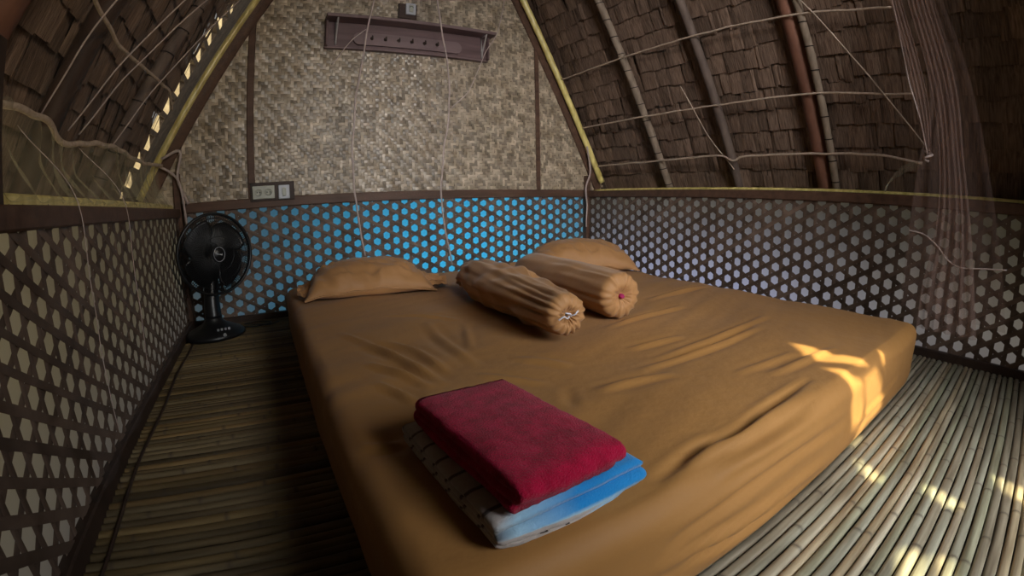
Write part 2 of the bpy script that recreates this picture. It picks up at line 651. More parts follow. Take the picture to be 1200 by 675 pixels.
board('trim_2', (0.0, -0.016, 0.555), (RW, 0.018, H + 0.004))
board('trim_3', (-0.018, YF, 0.538), (0.016, 0.0, 0.580))
board('trim_4', (RW - 0.016, YF, 0.555), (RW + 0.018, 0.0, 0.598))
board('baseboard_left', (-0.01, YF, -0.01), (0.020, 0.0, 0.035), 'dark_wood')
board('baseboard_right', (RW - 0.018, YF, -0.01), (RW + 0.01, 0.0, 0.028), 'dark_wood')
board('baseboard_back', (0, -0.018, -0.01), (RW, 0.01, 0.028), 'dark_wood')
# ledges behind the side rails
board('trim_5', (-0.050, YF, 0.560), (-0.024, 0.0, 0.604), 'gold_bamboo')
# corner post
board('trim_6', (RW - 0.030, -0.030, 0.0), (RW + 0.012, 0.012, 0.70))
board('trim_7', (-0.014, -0.024, 0.0), (0.022, 0.012, 0.75))
# posts on the gable
board('trim_8', (0.357, -0.014, H), (0.393, 0.012, zl(0.36) - 0.03))
board('trim_9', (2.022, -0.014, H), (2.052, 0.012, zr(2.05) - 0.03))
# post at the left edge of view
board('trim_10', (-0.045, -1.700, 0.56), (0.005, -1.650, 0.84), 'dark_wood')


# gable: plaited bamboo, 2/2 twill
def sawali():
    p = 0.0165
    mb = MB()
    rnd = random.Random(11)
    nx = int(RW / p) + 26
    nz = int((ZA - H) / p) + 4
    done = set()

    def inside(x, z):
        return z > H - 0.042 and z < zl(x) - 0.0 and z < zr(x) - 0.0

    def flt(x0, z0, sx, sz, vert):
        # one visible float, slightly domed along and across
        w = 0.46
        vs = []
        lift = rnd.uniform(0.0, 0.0012)
        tl = rnd.uniform(-0.0012, 0.0012)
        for j in range(4):
            for i in range(3):
                if vert:
                    u = (i - 1) * w * p
                    t = j / 3.0
                    x = x0 + p / 2 + u * (1 if 1 else 0)
                    z = z0 + (sz + 0.5) * p * t - 0.25 * p
                    n = 0.0046 * math.sin(PI * min(max(t, 0.02), 0.98)) ** 0.7 + (0.0006 if i == 1 else 0) + tl * (i - 1)
                    vs.append((x, -n - lift, z))
                else:
                    u = (i - 1) * w * p
                    t = j / 3.0
                    z = z0 + p / 2 + u
                    x = x0 + (sx + 0.5) * p * t - 0.25 * p
                    n = 0.0046 * math.sin(PI * min(max(t, 0.02), 0.98)) ** 0.7 + (0.0006 if i == 1 else 0) + tl * (i - 1)
                    vs.append((x, -n - lift, z))
        fs = []
        for j in range(3):
            for i in range(2):
                q = (j * 3 + i, j * 3 + i + 1, (j + 1) * 3 + i + 1, (j + 1) * 3 + i)
                fs.append(q if vert else q[::-1])
        mb.add(vs, fs)

    for i in range(-13, nx):
        for j in range(nz):
            x = i * p
            z = H - 0.04 + j * p
            if not inside(x + p / 2, z):
                continue
            m = (i + j) % 4
            # vertical float starts where (i+j)%4==0 ; spans two cells up
            if m == 0:
                flt(x, z, 1, 2, True)
            # horizontal float over two cells
            if m == 2:
                flt(x, z, 2, 1, False)
    o = mb.build('wall_gable', M['sawali'])
    return tag(o, kind='structure')


sawali()
b = MB()
b.add([(PL.x - 0.05, 0.006, H - 0.02), (PR.x + 0.05, 0.006, H - 0.02), (PR.x + 0.02, 0.006, zr(PR.x + 0.02)), (XA, 0.006, ZA), (PL.x - 0.02, 0.006, zl(PL.x - 0.02)),
       (PL.x - 0.05, 0.014, H - 0.02), (PR.x + 0.05, 0.014, H - 0.02), (PR.x + 0.02, 0.014, zr(PR.x + 0.02)), (XA, 0.014, ZA), (PL.x - 0.02, 0.014, zl(PL.x - 0.02))],
      [(0, 1, 2, 3, 4), (9, 8, 7, 6, 5), (0, 5, 6, 1), (1, 6, 7, 2), (2, 7, 8, 3), (3, 8, 9, 4), (4, 9, 5, 0)])
tag(b.build('wall_gable_backing', M['thatch_back'], smooth=False), kind='structure')


# ------------------------------------------------------------------ roof
def slope_frame(side):
    """local X = room +y, local Y = up the slope, local Z = towards the room"""
    if side == 'R':
        Y = Vector((-math.cos(AR), 0, math.sin(AR)))
        Z = Vector((-math.sin(AR), 0, -math.cos(AR)))
        O = PR
    else:
        Y = Vector((math.cos(AL), 0, math.sin(AL)))
        Z = Vector((math.sin(AL), 0, -math.cos(AL)))
        O = PL
    X = Y.cross(Z)
    return Matrix(((X.x, Y.x, Z.x, O.x), (X.y, Y.y, Z.y, O.y), (X.z, Y.z, Z.z, O.z), (0, 0, 0, 1)))


FR = slope_frame('R')
FL = slope_frame('L')
SR_LEN = (ZA - PR.z) / math.sin(AR)
SL_LEN = (ZA - PL.z) / math.sin(AL)


def SP(side, s, y, n):
    """point on slope: s up the slope, world y, n towards the room"""
    F = FR if side == 'R' else FL
    sx = 1 if F.col[0][1] > 0 else -1
    return F @ Vector((sx * y, s, n))


def thatch(name, side, off, y_end):
    F = FR if side == 'R' else FL
    sx = 1 if F.col[0][1] > 0 else -1
    Ls = SR_LEN if side == 'R' else SL_LEN
    rnd = random.Random(side)
    mb = MB()
    s = -0.50
    c = 0
    while s < Ls + 0.05:
        y = YF - 0.3
        ye = y_end + 0.012 * rnd.uniform(-1, 1)
        while y < ye:
            w = rnd.uniform(0.012, 0.035) if rnd.random() < 0.5 else rnd.uniform(0.035, 0.085)
            if y + w > ye:
                w = ye - y + 0.001
            ln = 0.155
            sb = s + rnd.uniform(-0.006, 0.008) + (rnd.uniform(-0.02, 0.0) if rnd.random() < 0.12 else 0)
            nb = -off + rnd.uniform(-0.003, 0.004) - 0.002
            tilt = rnd.uniform(-0.004, 0.004)
            sk = rnd.uniform(-0.005, 0.005)
            vs = []
            for j, (t, dn) in enumerate(((0, 0.0), (0.35, -0.004), (0.7, -0.014), (1.0, -0.030))):
                for i, k in enumerate((0, 0.5, 1)):
                    vs.append((sx * (y + k * w * 1.06 + sk * t), sb + ln * t, nb + dn + tilt * (k - 0.5) * 2 + (0.002 if i == 1 else 0)))
            fs = []
            for j in range(3):
                for i in range(2):
                    fs.append((j * 3 + i, j * 3 + i + 1, (j + 1) * 3 + i + 1, (j + 1) * 3 + i))
            mb.add(vs, fs)
            y += w
        s += 0.1
        c += 1
    o = mb.build(name, M['thatch'])
    o.matrix_world = F
    tag(o, kind='structure')
    b = MB()
    x0, x1 = sx * (YF - 0.3), sx * (y_end - 0.004)
    b.box((min(x0, x1), -0.5, -off - 0.075), (max(x0, x1), Ls + 0.04, -off - 0.042))
    o = b.build(name + '_underlay', M['thatch_back'], smooth=False)
    o.matrix_world = F
    tag(o, kind='structure')


thatch('ceiling_right', 'R', 0.055, 0.25)
thatch('ceiling_left', 'L', 0.085, -0.050)
mb = MB()
mb.box((XA - 0.35, YF - 0.3, ZA + 0.02), (XA + 0.35, 0.3, ZA + 0.12))
tag(mb.build('ceiling_ridge', M['thatch_back'], smooth=False), kind='structure')
# short stub courses closing the left eave against the gable, leaving daylight slits between them
b = MB()
for c in range(-4, 30):
    s = -0.02 + 0.1 * c
    sx = 1 if FL.col[0][1] > 0 else -1
    xs = sorted((sx * -0.07, sx * 0.08))
    b.box((xs[0], s, -0.125), (xs[1], s + 0.024, -0.090))
xs = sorted((sx * 0.055, sx * 0.30))
b.box((xs[0], -0.5, -0.135), (xs[1], SL_LEN, -0.09))
o = b.build('trim_11', M['grey_pole'], smooth=False)
o.matrix_world = FL
tag(o, kind='structure')


# board closing the gable edge outside the right slope
b = MB()
sx = 1 if FR.col[0][1] > 0 else -1
xs = sorted((sx * 0.006, sx * 0.016))
b.box((xs[0], -0.45, -0.12), (xs[1], SR_LEN, 0.01))
o = b.build('trim_15', M['thatch_back'], smooth=False)
o.matrix_world = FR
tag(o, kind='structure')


# rafters and poles on the slopes
def pole(name, side, y, s0, s1, r, material, label, flat=False, nodes=True, n_off=None, taper=0.0, ties=None, lean=0.0, group=None):
    e = None
    group = group or 'rafters and poles on the %s roof slope' % ('right' if side == 'R' else 'left')
    n0 = (-r if n_off is None else n_off)
    pts = []
    N = 60
    rnd = random.Random(label)
    q = rnd.uniform(0, 9)
    for i in range(N + 1):
        t = i / N
        pts.append(SP(side, s0 + (s1 - s0) * t, y + lean * t + 0.006 * noise.noise((t * 3, q, 0)), n0))
    def rf(t):
        k = 1 - taper * t
        if nodes:
            d = abs(((t * (s1 - s0) / 0.24 + q) % 1.0) - 0.5)
            k *= 1 + 0.10 * math.exp(-(d / 0.05) ** 2)
        return r * k
    mb = MB()
    mb.tube(pts, r, 12, True, rf)
    if ties:
        e = empty(name, SP(side, s0, y, n0))
        o = mb.build('pole', M[material], None)
        o.parent = e
        o.matrix_parent_inverse = Matrix.Translation(e.location).inverted()
        s = s0 + 0.06
        while s < s1 and s < 1.35:
            tb = MB()
            rr = r * 1.09
            ring = []
            for k in range(17):
                a = 2 * PI * k / 16
                c = SP(side, s, y + lean * (s - s0) / (s1 - s0), n0)
                F = FR if side == 'R' else FL
                X = Vector(F.col[0][:3]); Z = Vector(F.col[2][:3]); Y = Vector(F.col[1][:3])
                ring.append(c + X * math.cos(a) * rr + Z * math.sin(a) * rr + Y * 0.004 * math.sin(a * 1.0))
            tb.tube(ring, 0.0022, 5, False)
            t = tb.build('tie', M['tie'], None)
            t.parent = e
            t.matrix_parent_inverse = Matrix.Translation(e.location).inverted()
            s += ties
        tag(e, label, 'pole', group)
        return e
    return tag(mb.build(name, M[material]), label, 'pole', group)


pole('bamboo_rafter', 'R', -0.600, -0.12, SR_LEN, 0.021, 'grey_pole', 'pale weathered bamboo rafter on the right slope, nearest the woven gable', ties=0.10)
pole('bamboo_rafter', 'R', -1.085, -0.10, SR_LEN, 0.022, 'dim_pole', 'dull grey-brown rafter on the right slope between the pale one and the thick red pole')
pole('timber_rafter', 'R', -1.560, -0.12, SR_LEN, 0.038, 'red_log', 'thick reddish round timber rafter on the right slope', nodes=False, taper=0.15, lean=-0.05)
pole('bamboo_pole', 'R', -1.625, -0.10, SR_LEN, 0.017, 'grey_pole', 'thin pale bamboo lashed beside the thick red rafter on the right slope', ties=0.10, n_off=-0.004, lean=-0.05)
pole('bamboo_rafter', 'L', -0.62, -0.12, SL_LEN, 0.024, 'dim_pole', 'brown bamboo rafter with black ties on the left slope, nearest the gable', ties=0.10)
pole('timber_rafter', 'L', -1.13, -0.12, SL_LEN, 0.036, 'dark_wood', 'dark blackish timber rafter on the left slope behind the draped net', nodes=False, lean=-0.35)
pole('timber_rafter', 'L', -1.57, 0.0, SL_LEN, 0.050, 'red_log', 'thick orange-brown log rafter at the upper left corner', nodes=False, lean=-0.02)

# golden bamboo poles following the gable rafters
def gold(side, label, r=0.019):
    Ls = SR_LEN if side == 'R' else SL_LEN
    N = 70
    mb = MB()
    pts = [SP(side, -0.02 + (Ls - 0.02) * i / N, -0.045 + 0.003 * noise.noise((i * 0.2, 5, 0)), 0.006) for i in range(N + 1)]
    mb.tube(pts, r, 12, True, lambda t: r * (1 + 0.10 * math.exp(-((((t * Ls / 0.2) % 1.0) - 0.5) / 0.05) ** 2)))
    return tag(mb.build('bamboo_pole', M['gold_bamboo']), label, 'pole')


gold('R', 'shiny golden bamboo pole up the right edge of the woven gable', 0.020)
gold('L', 'shiny golden bamboo pole up the left edge of the woven gable', 0.018)
# brown boards that frame the gable, just inside the gold poles
for side, nm in (('R', 'trim_12'), ('L', 'trim_13')):
    F = FR if side == 'R' else FL
    Ls = SR_LEN if side == 'R' else SL_LEN
    sx = 1 if F.col[0][1] > 0 else -1
    xs = sorted((sx * -0.018, sx * 0.004))
    mb = MB()
    w = 0.060 if side == 'R' else 0.070
    mb.box((xs[0], -0.06, 0.004), (xs[1], Ls, w), bev=0.003)
    o = mb.build(nm, M['brown_wood'], smooth=False)
    o.matrix_world = F
    tag(o, kind='structure')
# pole along the right ledge
mb = MB()
mb.tube([(RW + 0.052 + 0.003 * noise.noise((i * .3, 1, 1)), YF + 3.08 * i / 60, 0.602) for i in range(61)], 0.010, 10)
tag(mb.build('bamboo_pole', M['gold_bamboo']), 'thin golden bamboo pole lying along the right wall behind its rail', 'pole')
mb = MB()
mb.box((RW + 0.02, YF, 0.560), (RW + 0.24, 0.0, 0.578), bev=0.003)
tag(mb.build('trim_14', M['gold_bamboo'], smooth=False), kind='structure')

mb = MB()
mb.box((-0.3, 0.02, 0.62), (RW + 0.5, 1.1, 0.66))
tag(mb.build('sky_blocker_top', M['thatch_back'], smooth=False), kind='structure')  # unseen slab added to keep sky light off the back lining
mb = MB()
mb.box((-0.6, 1.30, -0.6), (RW + 0.9, 1.36, 0.66))
tag(mb.build('sky_blocker_back', M['thatch_back'], smooth=False), kind='structure')  # unseen plane added outside to shut out sky from behind
# front wall with doorway on the right, unseen overhead mask with holes shaped for the sun flecks
mb = MB()
mb.box((-0.1, YF - 0.03, 0.0), (1.06, YF, 1.2))
mb.box((1.64, YF - 0.03, 0.0), (2.7, YF, 1.2))
mb.box((0.0, YF - 0.03, 1.2), (0.45, YF, 1.6))
mb.box((1.90, YF - 0.03, 1.2), (2.40, YF, 2.0))
mb.box((1.02, YF - 0.03, 1.82), (1.90, YF, 2.0))
mb.add([(0.55, YF - 0.02, 1.98), (1.9, YF - 0.02, 1.98), (XA, YF - 0.02, ZA), (0.55, YF + 0.01, 1.98), (1.9, YF + 0.01, 1.98), (XA, YF + 0.01, ZA)],
       [(0, 1, 2), (5, 4, 3), (0, 3, 4, 1), (1, 4, 5, 2), (2, 5, 3, 0)])
tag(mb.build('wall_front', M['thatch_back'], smooth=False), kind='structure')


# world outlines of the sun flecks (on the bed top z=.19, the bed foot y=-2.15, the floor z=0)
FLECKS = [
    [(1.503, -1.936, 0.19), (1.516, -1.975, 0.19), (1.503, -2.034, 0.19), (1.513, -2.068, 0.19), (1.53, -2.101, 0.19), (1.526, -2.139, 0.19), (1.481, -2.118, 0.19), (1.464, -2.087, 0.19), (1.439, -2.048, 0.19), (1.441, -2.01, 0.19)],
    [(1.392, -2.064, 0.19), (1.424, -2.102, 0.19), (1.42, -2.134, 0.19), (1.459, -2.15, 0.163), (1.516, -2.15, 0.083), (1.486, -2.15, 0.047), (1.441, -2.15, 0.063), (1.398, -2.15, 0.142), (1.382, -2.124, 0.19), (1.393, -2.094, 0.19)],
    [(1.466, -2.15, 0.17), (1.559, -2.15, 0.17), (1.635, -2.15, 0.113), (1.702, -2.15, 0.034), (1.621, -2.15, 0.021), (1.536, -2.15, 0.026), (1.531, -2.15, 0.089)],
    [(1.64, -2.117, 0.19), (1.659, -2.135, 0.19), (1.629, -2.161, 0.19), (1.808, -2.15, 0.104), (1.762, -2.15, 0.126), (1.607, -2.158, 0.19), (1.633, -2.138, 0.19)],
    [(1.723, -2.358, 0.0), (1.739, -2.431, 0.0), (1.736, -2.501, 0.0), (1.71, -2.494, 0.0), (1.705, -2.431, 0.0)],
    [(1.59, -2.478, 0.0), (1.589, -2.514, 0.0), (1.569, -2.566, 0.0), (1.515, -2.573, 0.0), (1.525, -2.53, 0.0), (1.546, -2.502, 0.0)],
    [(1.441, -2.339, 0.0), (1.444, -2.364, 0.0), (1.432, -2.406, 0.0), (1.417, -2.441, 0.0), (1.389, -2.428, 0.0), (1.394, -2.395, 0.0), (1.411, -2.363, 0.0)],
    [(1.173, -2.366, 0.0), (1.213, -2.376, 0.0), (1.214, -2.399, 0.0), (1.189, -2.416, 0.0), (1.123, -2.427, 0.0), (1.105, -2.403, 0.0)],
    [(1.447, -2.177, 0.0), (1.429, -2.217, 0.0), (1.408, -2.257, 0.0), (1.375, -2.258, 0.0), (1.387, -2.222, 0.0)],
    [(1.529, -2.101, 0.0), (1.576, -2.118, 0.0), (1.551, -2.151, 0.0), (1.492, -2.15, 0.0), (1.485, -2.131, 0.0)],
    [(1.218, -2.427, 0.0), (1.233, -2.459, 0.0), (1.175, -2.467, 0.0), (1.154, -2.454, 0.0)],
]
ZP = 2.02
polys = []
for pl in FLECKS:
    q = []
    for p in pl:
        P = Vector(p)
        t = (ZP - P.z) / -SUN_DIR.z
        S = P - SUN_DIR * t
        q.append((S.x, S.y))
    polys.append(q)


def inpoly(x, y, poly):
    c = False
    n = len(poly)
    for i in range(n):
        x1, y1 = poly[i]
        x2, y2 = poly[(i + 1) % n]
        if (y1 > y) != (y2 > y) and x < (x2 - x1) * (y - y1) / (y2 - y1) + x1:
            c = not c
    return c


xs = [p[0] for q in polys for p in q]
ys = [p[1] for q in polys for p in q]
bx0, bx1, by0, by1 = min(xs) - 0.02, max(xs) + 0.02, min(ys) - 0.02, max(ys) + 0.02
bb = [(min(p[0] for p in q), max(p[0] for p in q), min(p[1] for p in q), max(p[1] for p in q)) for q in polys]
mb = MB()
st = 0.007
nx = int((bx1 - bx0) / st)
ny = int((by1 - by0) / st)
vid = {}
vs = []
fs = []


def V(i, j):
    if (i, j) not in vid:
        vid[(i, j)] = len(vs)
        vs.append((bx0 + i * st, by0 + j * st, ZP))
    return vid[(i, j)]


for i in range(nx):
    for j in range(ny):
        x = bx0 + (i + .5) * st
        y = by0 + (j + .5) * st
        if any(b_[0] <= x <= b_[1] and b_[2] <= y <= b_[3] and inpoly(x, y, q) for b_, q in zip(bb, polys)):
            continue
        fs.append((V(i, j), V(i + 1, j), V(i + 1, j + 1), V(i, j + 1)))
mb.add(vs, fs)
ex1, ey1 = bx0 + nx * st, by0 + ny * st
X0, X1, Y0, Y1 = -0.6, 3.6, -4.9, YF - 0.01
for (a0, a1, b0, b1) in ((X0, bx0, Y0, Y1), (ex1, X1, Y0, Y1), (bx0, ex1, Y0, by0), (bx0, ex1, ey1, Y1)):
    if a1 > a0 and b1 > b0:
        mb.add([(a0, b0, ZP), (a1, b0, ZP), (a1, b1, ZP), (a0, b1, ZP)], [(0, 1, 2, 3)])
tag(mb.build('sun_fleck_mask', M['thatch_back'], smooth=False), kind='structure')  # unseen sheet added to mask the sun down to flecks

# ================================================================== bed
TOPW = [
    ([(0.636, -1.322, 0.19), (0.676, -1.419, 0.19), (0.707, -1.552, 0.19), (0.719, -1.678, 0.19)], 0.006, 0.012),
    ([(0.619, -1.474, 0.19), (0.671, -1.577, 0.19), (0.699, -1.676, 0.19)], 0.006, 0.01),
    ([(0.608, -1.594, 0.19), (0.636, -1.664, 0.19), (0.648, -1.724, 0.19)], 0.005, 0.009),
    ([(0.705, -1.336, 0.19), (0.744, -1.443, 0.19), (0.754, -1.607, 0.19)], 0.005, 0.01),
    ([(0.601, -1.188, 0.19), (0.661, -1.352, 0.19), (0.697, -1.472, 0.19)], 0.004, 0.01),
    ([(0.527, -1.823, 0.19), (0.559, -1.838, 0.19), (0.588, -1.839, 0.19)], 0.005, 0.008),
    ([(0.942, -1.282, 0.19), (0.896, -1.4, 0.19), (0.859, -1.498, 0.19)], 0.0025, 0.009),
    ([(1.078, -1.818, 0.19), (1.312, -1.82, 0.19), (1.563, -1.806, 0.19)], 0.005, 0.009),
    ([(1.159, -1.702, 0.19), (1.238, -1.712, 0.19), (1.338, -1.718, 0.19)], 0.004, 0.009),
    ([(1.227, -1.548, 0.19), (1.459, -1.51, 0.19), (1.612, -1.495, 0.19)], 0.004, 0.01),
    ([(1.572, -1.371, 0.19), (1.798, -1.332, 0.19), (1.995, -1.321, 0.19)], 0.004, 0.012),
    ([(1.152, -1.791, 0.19), (1.445, -1.773, 0.19), (1.722, -1.75, 0.19)], 0.004, 0.01),
    ([(0.943, -1.846, 0.19), (1.021, -1.854, 0.19), (1.12, -1.875, 0.19)], 0.004, 0.01),
    ([(0.909, -1.6, 0.19), (0.956, -1.663, 0.19), (0.985, -1.715, 0.19)], 0.003, 0.012),
    ([(0.849, -1.223, 0.19), (0.829, -1.401, 0.19), (0.822, -1.608, 0.19)], 0.004, 0.012),
    ([(0.801, -1.652, 0.19), (0.847, -1.707, 0.19), (0.89, -1.76, 0.19)], 0.003, 0.01),
    ([(0.768, -1.055, 0.19), (0.854, -1.134, 0.19), (0.947, -1.241, 0.19)], 0.003, 0.012),
    ([(0.911, -1.799, 0.19), (0.881, -1.847, 0.19), (0.866, -1.877, 0.19)], -0.0015, 0.01),
    ([(0.814, -2.106, 0.19), (0.93, -2.087, 0.19), (1.008, -2.095, 0.19), (1.155, -2.081, 0.19), (1.319, -2.077, 0.19)], -0.007, 0.008),
    ([(0.874, -2.104, 0.19), (0.971, -2.103, 0.19), (1.095, -2.103, 0.19), (1.255, -2.106, 0.19)], 0.005, 0.012),
    ([(1.271, -2.002, 0.19), (1.404, -2.016, 0.19), (1.564, -2.037, 0.19)], 0.004, 0.01),
    ([(1.216, -1.953, 0.19), (1.343, -1.962, 0.19), (1.446, -1.974, 0.19)], 0.003, 0.008),
]
FOOTW = [
    ([(0.802, -2.15, 0.126), (0.874, -2.15, 0.129), (1.099, -2.15, 0.128), (1.4, -2.15, 0.102)], -0.005, 0.01),
    ([(0.778, -2.15, 0.097), (0.88, -2.15, 0.081), (0.995, -2.15, 0.064), (1.341, -2.15, 0.037)], 0.005, 0.01),
    ([(0.908, -2.15, 0.182), (1.02, -2.15, 0.176), (1.208, -2.15, 0.168)], 0.004, 0.009),
    ([(0.845, -2.15, 0.078), (0.971, -2.15, 0.047), (1.166, -2.15, 0.037)], -0.004, 0.008),
    ([(1.452, -2.15, 0.063), (1.649, -2.15, 0.063), (1.862, -2.15, 0.075)], 0.003, 0.008),
]


def segd(p, a, b):
    ab = b - a
    t = max(0, min(1, (p - a).dot(ab) / max(ab.length_squared, 1e-9)))
    return (p - a - ab * t).length, t


def wr_prep(lst, ax):
    out = []
    for pts, a, w in lst:
        P = [Vector((q[0], q[1], 0)) if ax == 2 else Vector((q[0], q[2], 0)) for q in pts]
        P = [Vector(q) for q in bezier(P, 4)]
        lo = (min(q.x for q in P) - 3 * w, min(q.y for q in P) - 3 * w)
        hi = (max(q.x for q in P) + 3 * w, max(q.y for q in P) + 3 * w)
        out.append((P, a, w, lo, hi))
    return out


rw = random.Random(21)
TW = wr_prep(TOPW, 2)
FW = wr_prep(FOOTW, 1)


def wr_eval(lst, x, y):
    h = 0
    p = Vector((x, y, 0))
    for P, a, w, lo, hi in lst:
        if not (lo[0] < x < hi[0] and lo[1] < y < hi[1]):
            continue
        best = 1e9
        bt = 0
        n = len(P) - 1
        for i in range(n):
            d, t = segd(p, P[i], P[i + 1])
            if d < best:
                best = d
                bt = (i + t) / n
        e = math.sin(PI * min(1, max(0, bt))) ** 0.6
        h += 1.55 * a * e * (math.exp(-(best / w) ** 2) - 0.45 * math.exp(-((best - 1.9 * w) / w) ** 2))
    return h


def soft_waves(x, y):
    """slack ripples that run across the sheet"""
    u = x * 0.93 + y * 0.36
    v = -x * 0.36 + y * 0.93
    a = noise.noise((u * 1.6, v * 9, 0.3))
    b_ = noise.noise((u * 5.0, v * 4.2, 4.3))
    c = noise.noise((u * 2.2, v * 22, 9.1))
    return 0.0060 * a + 0.0050 * b_ + 0.0030 * c * (0.5 + 0.5 * noise.noise((x * 2, y * 2, 2)))


bed = empty('bed', (1.275, -1.25, 0.0))
BX0, BX1, BY0, BY1, BT = 0.497, 2.055, -2.150, -0.330, 0.192
mb = MB()
R_ = 0.042


def roundbox(p):
    ix0, ix1, iy0, iy1, iz0, iz1 = BX0 + R_, BX1 - R_, BY0 + R_, BY1 - R_, 0.012, BT - R_
    c = Vector((min(max(p.x, ix0), ix1), min(max(p.y, iy0), iy1), min(max(p.z, iz0), iz1)))
    d = p - c
    if p.z < iz0:
        d.z = 0
        c.z = p.z
    if d.length < 1e-9:
        return p, Vector((0, 0, 1))
    n = d.normalized()
    return c + n * R_, n


def bedpt(p):
    q, n = roundbox(p)
    top = max(0, n.z)
    h = 0
    if n.z > 0.15:
        h += (wr_eval(TW, q.x, q.y) + soft_waves(q.x, q.y)) * min(1, n.z * 1.3)
        # slight dishing where the foam is used, crown in the middle
        h += 0.004 * math.sin(PI * (q.x - BX0) / (BX1 - BX0)) * math.sin(PI * (q.y - BY0) / (BY1 - BY0))
    if n.y < -0.3:
        h += wr_eval(FW, q.x, q.z) * min(1, -n.y * 1.3)
        h += 0.0035 * noise.noise(((q.x + q.z * 1.5) * 5, q.z * 12, 3)) + 0.004 * noise.noise((q.x * 2.2, 5.5, q.z * 3))
    if n.x < -0.3 or n.x > 0.3 or n.y > 0.3:
        h += 0.003 * noise.noise((q.x * 3, q.y * 5, q.z * 9)) + 0.0015 * noise.noise((q.x * 9, q.y * 14, q.z * 6))
    # hem pulled in under the mattress
    if q.z < 0.03 and n.z < 0.3:
        h -= 0.006 * (0.03 - q.z) / 0.03
    return q + n * h


def axis_samples(a, b, n, r):
    """denser near both ends"""
    e = [a + r * i / 8 for i in range(8)]
    m = [a + r + (b - a - 2 * r) * i / n for i in range(n + 1)]
    f = [b - r + r * (i + 1) / 8 for i in range(8)]
    return e + m + f


def axis_top(a, b, n, r):
    return axis_samples(a, b, n, r)


xsb = axis_samples(BX0, BX1, 200, R_)
ysb = axis_samples(BY0, BY1, 230, R_)
zsb = [0.012 + (BT - R_ - 0.012) * i / 16 for i in range(17)] + [BT - R_ + R_ * (i + 1) / 8 for i in range(8)]


def face(us, vs_, fn, flip=False):
    base = []
    for v in vs_:
        for u in us:
            base.append(bedpt(Vector(fn(u, v))))
    m = len(us)
    fs = []
    for j in range(len(vs_) - 1):
        for i in range(m - 1):
            q = (j * m + i, j * m + i + 1, (j + 1) * m + i + 1, (j + 1) * m + i)
            fs.append(q[::-1] if flip else q)
    mb.add(base, fs)


face(xsb, ysb, lambda u, v: (u, v, BT))
face(xsb, zsb, lambda u, v: (u, BY0, v))
face(xsb, zsb, lambda u, v: (u, BY1, v), True)
face(ysb, zsb, lambda u, v: (BX0, u, v), True)
face(ysb, zsb, lambda u, v: (BX1, u, v))


def weld(o, d=0.0004):
    bm = bmesh.new()
    bm.from_mesh(o.data)
    bmesh.ops.remove_doubles(bm, verts=bm.verts, dist=d)
    bm.to_mesh(o.data)
    bm.free()
    o.data.polygons.foreach_set('use_smooth', [True] * len(o.data.polygons))


def reparent(o, e):
    o.parent = e
    o.matrix_parent_inverse = (Matrix.Translation(e.location) @ e.rotation_euler.to_matrix().to_4x4()).inverted()
    return o


o = mb.build('fitted_sheet', M['sheet'])
weld(o)
reparent(o, bed)
mb = MB()
mb.box((BX0 + 0.004, BY0 + 0.02, 0.0), (BX1 - 0.01, BY1 - 0.01, 0.016), bev=0.003)
reparent(mb.build('mattress', M['dark_wood'], smooth=False), bed)
tag(bed, 'large low mattress bed on the floor under an ochre-brown fitted sheet', 'bed')


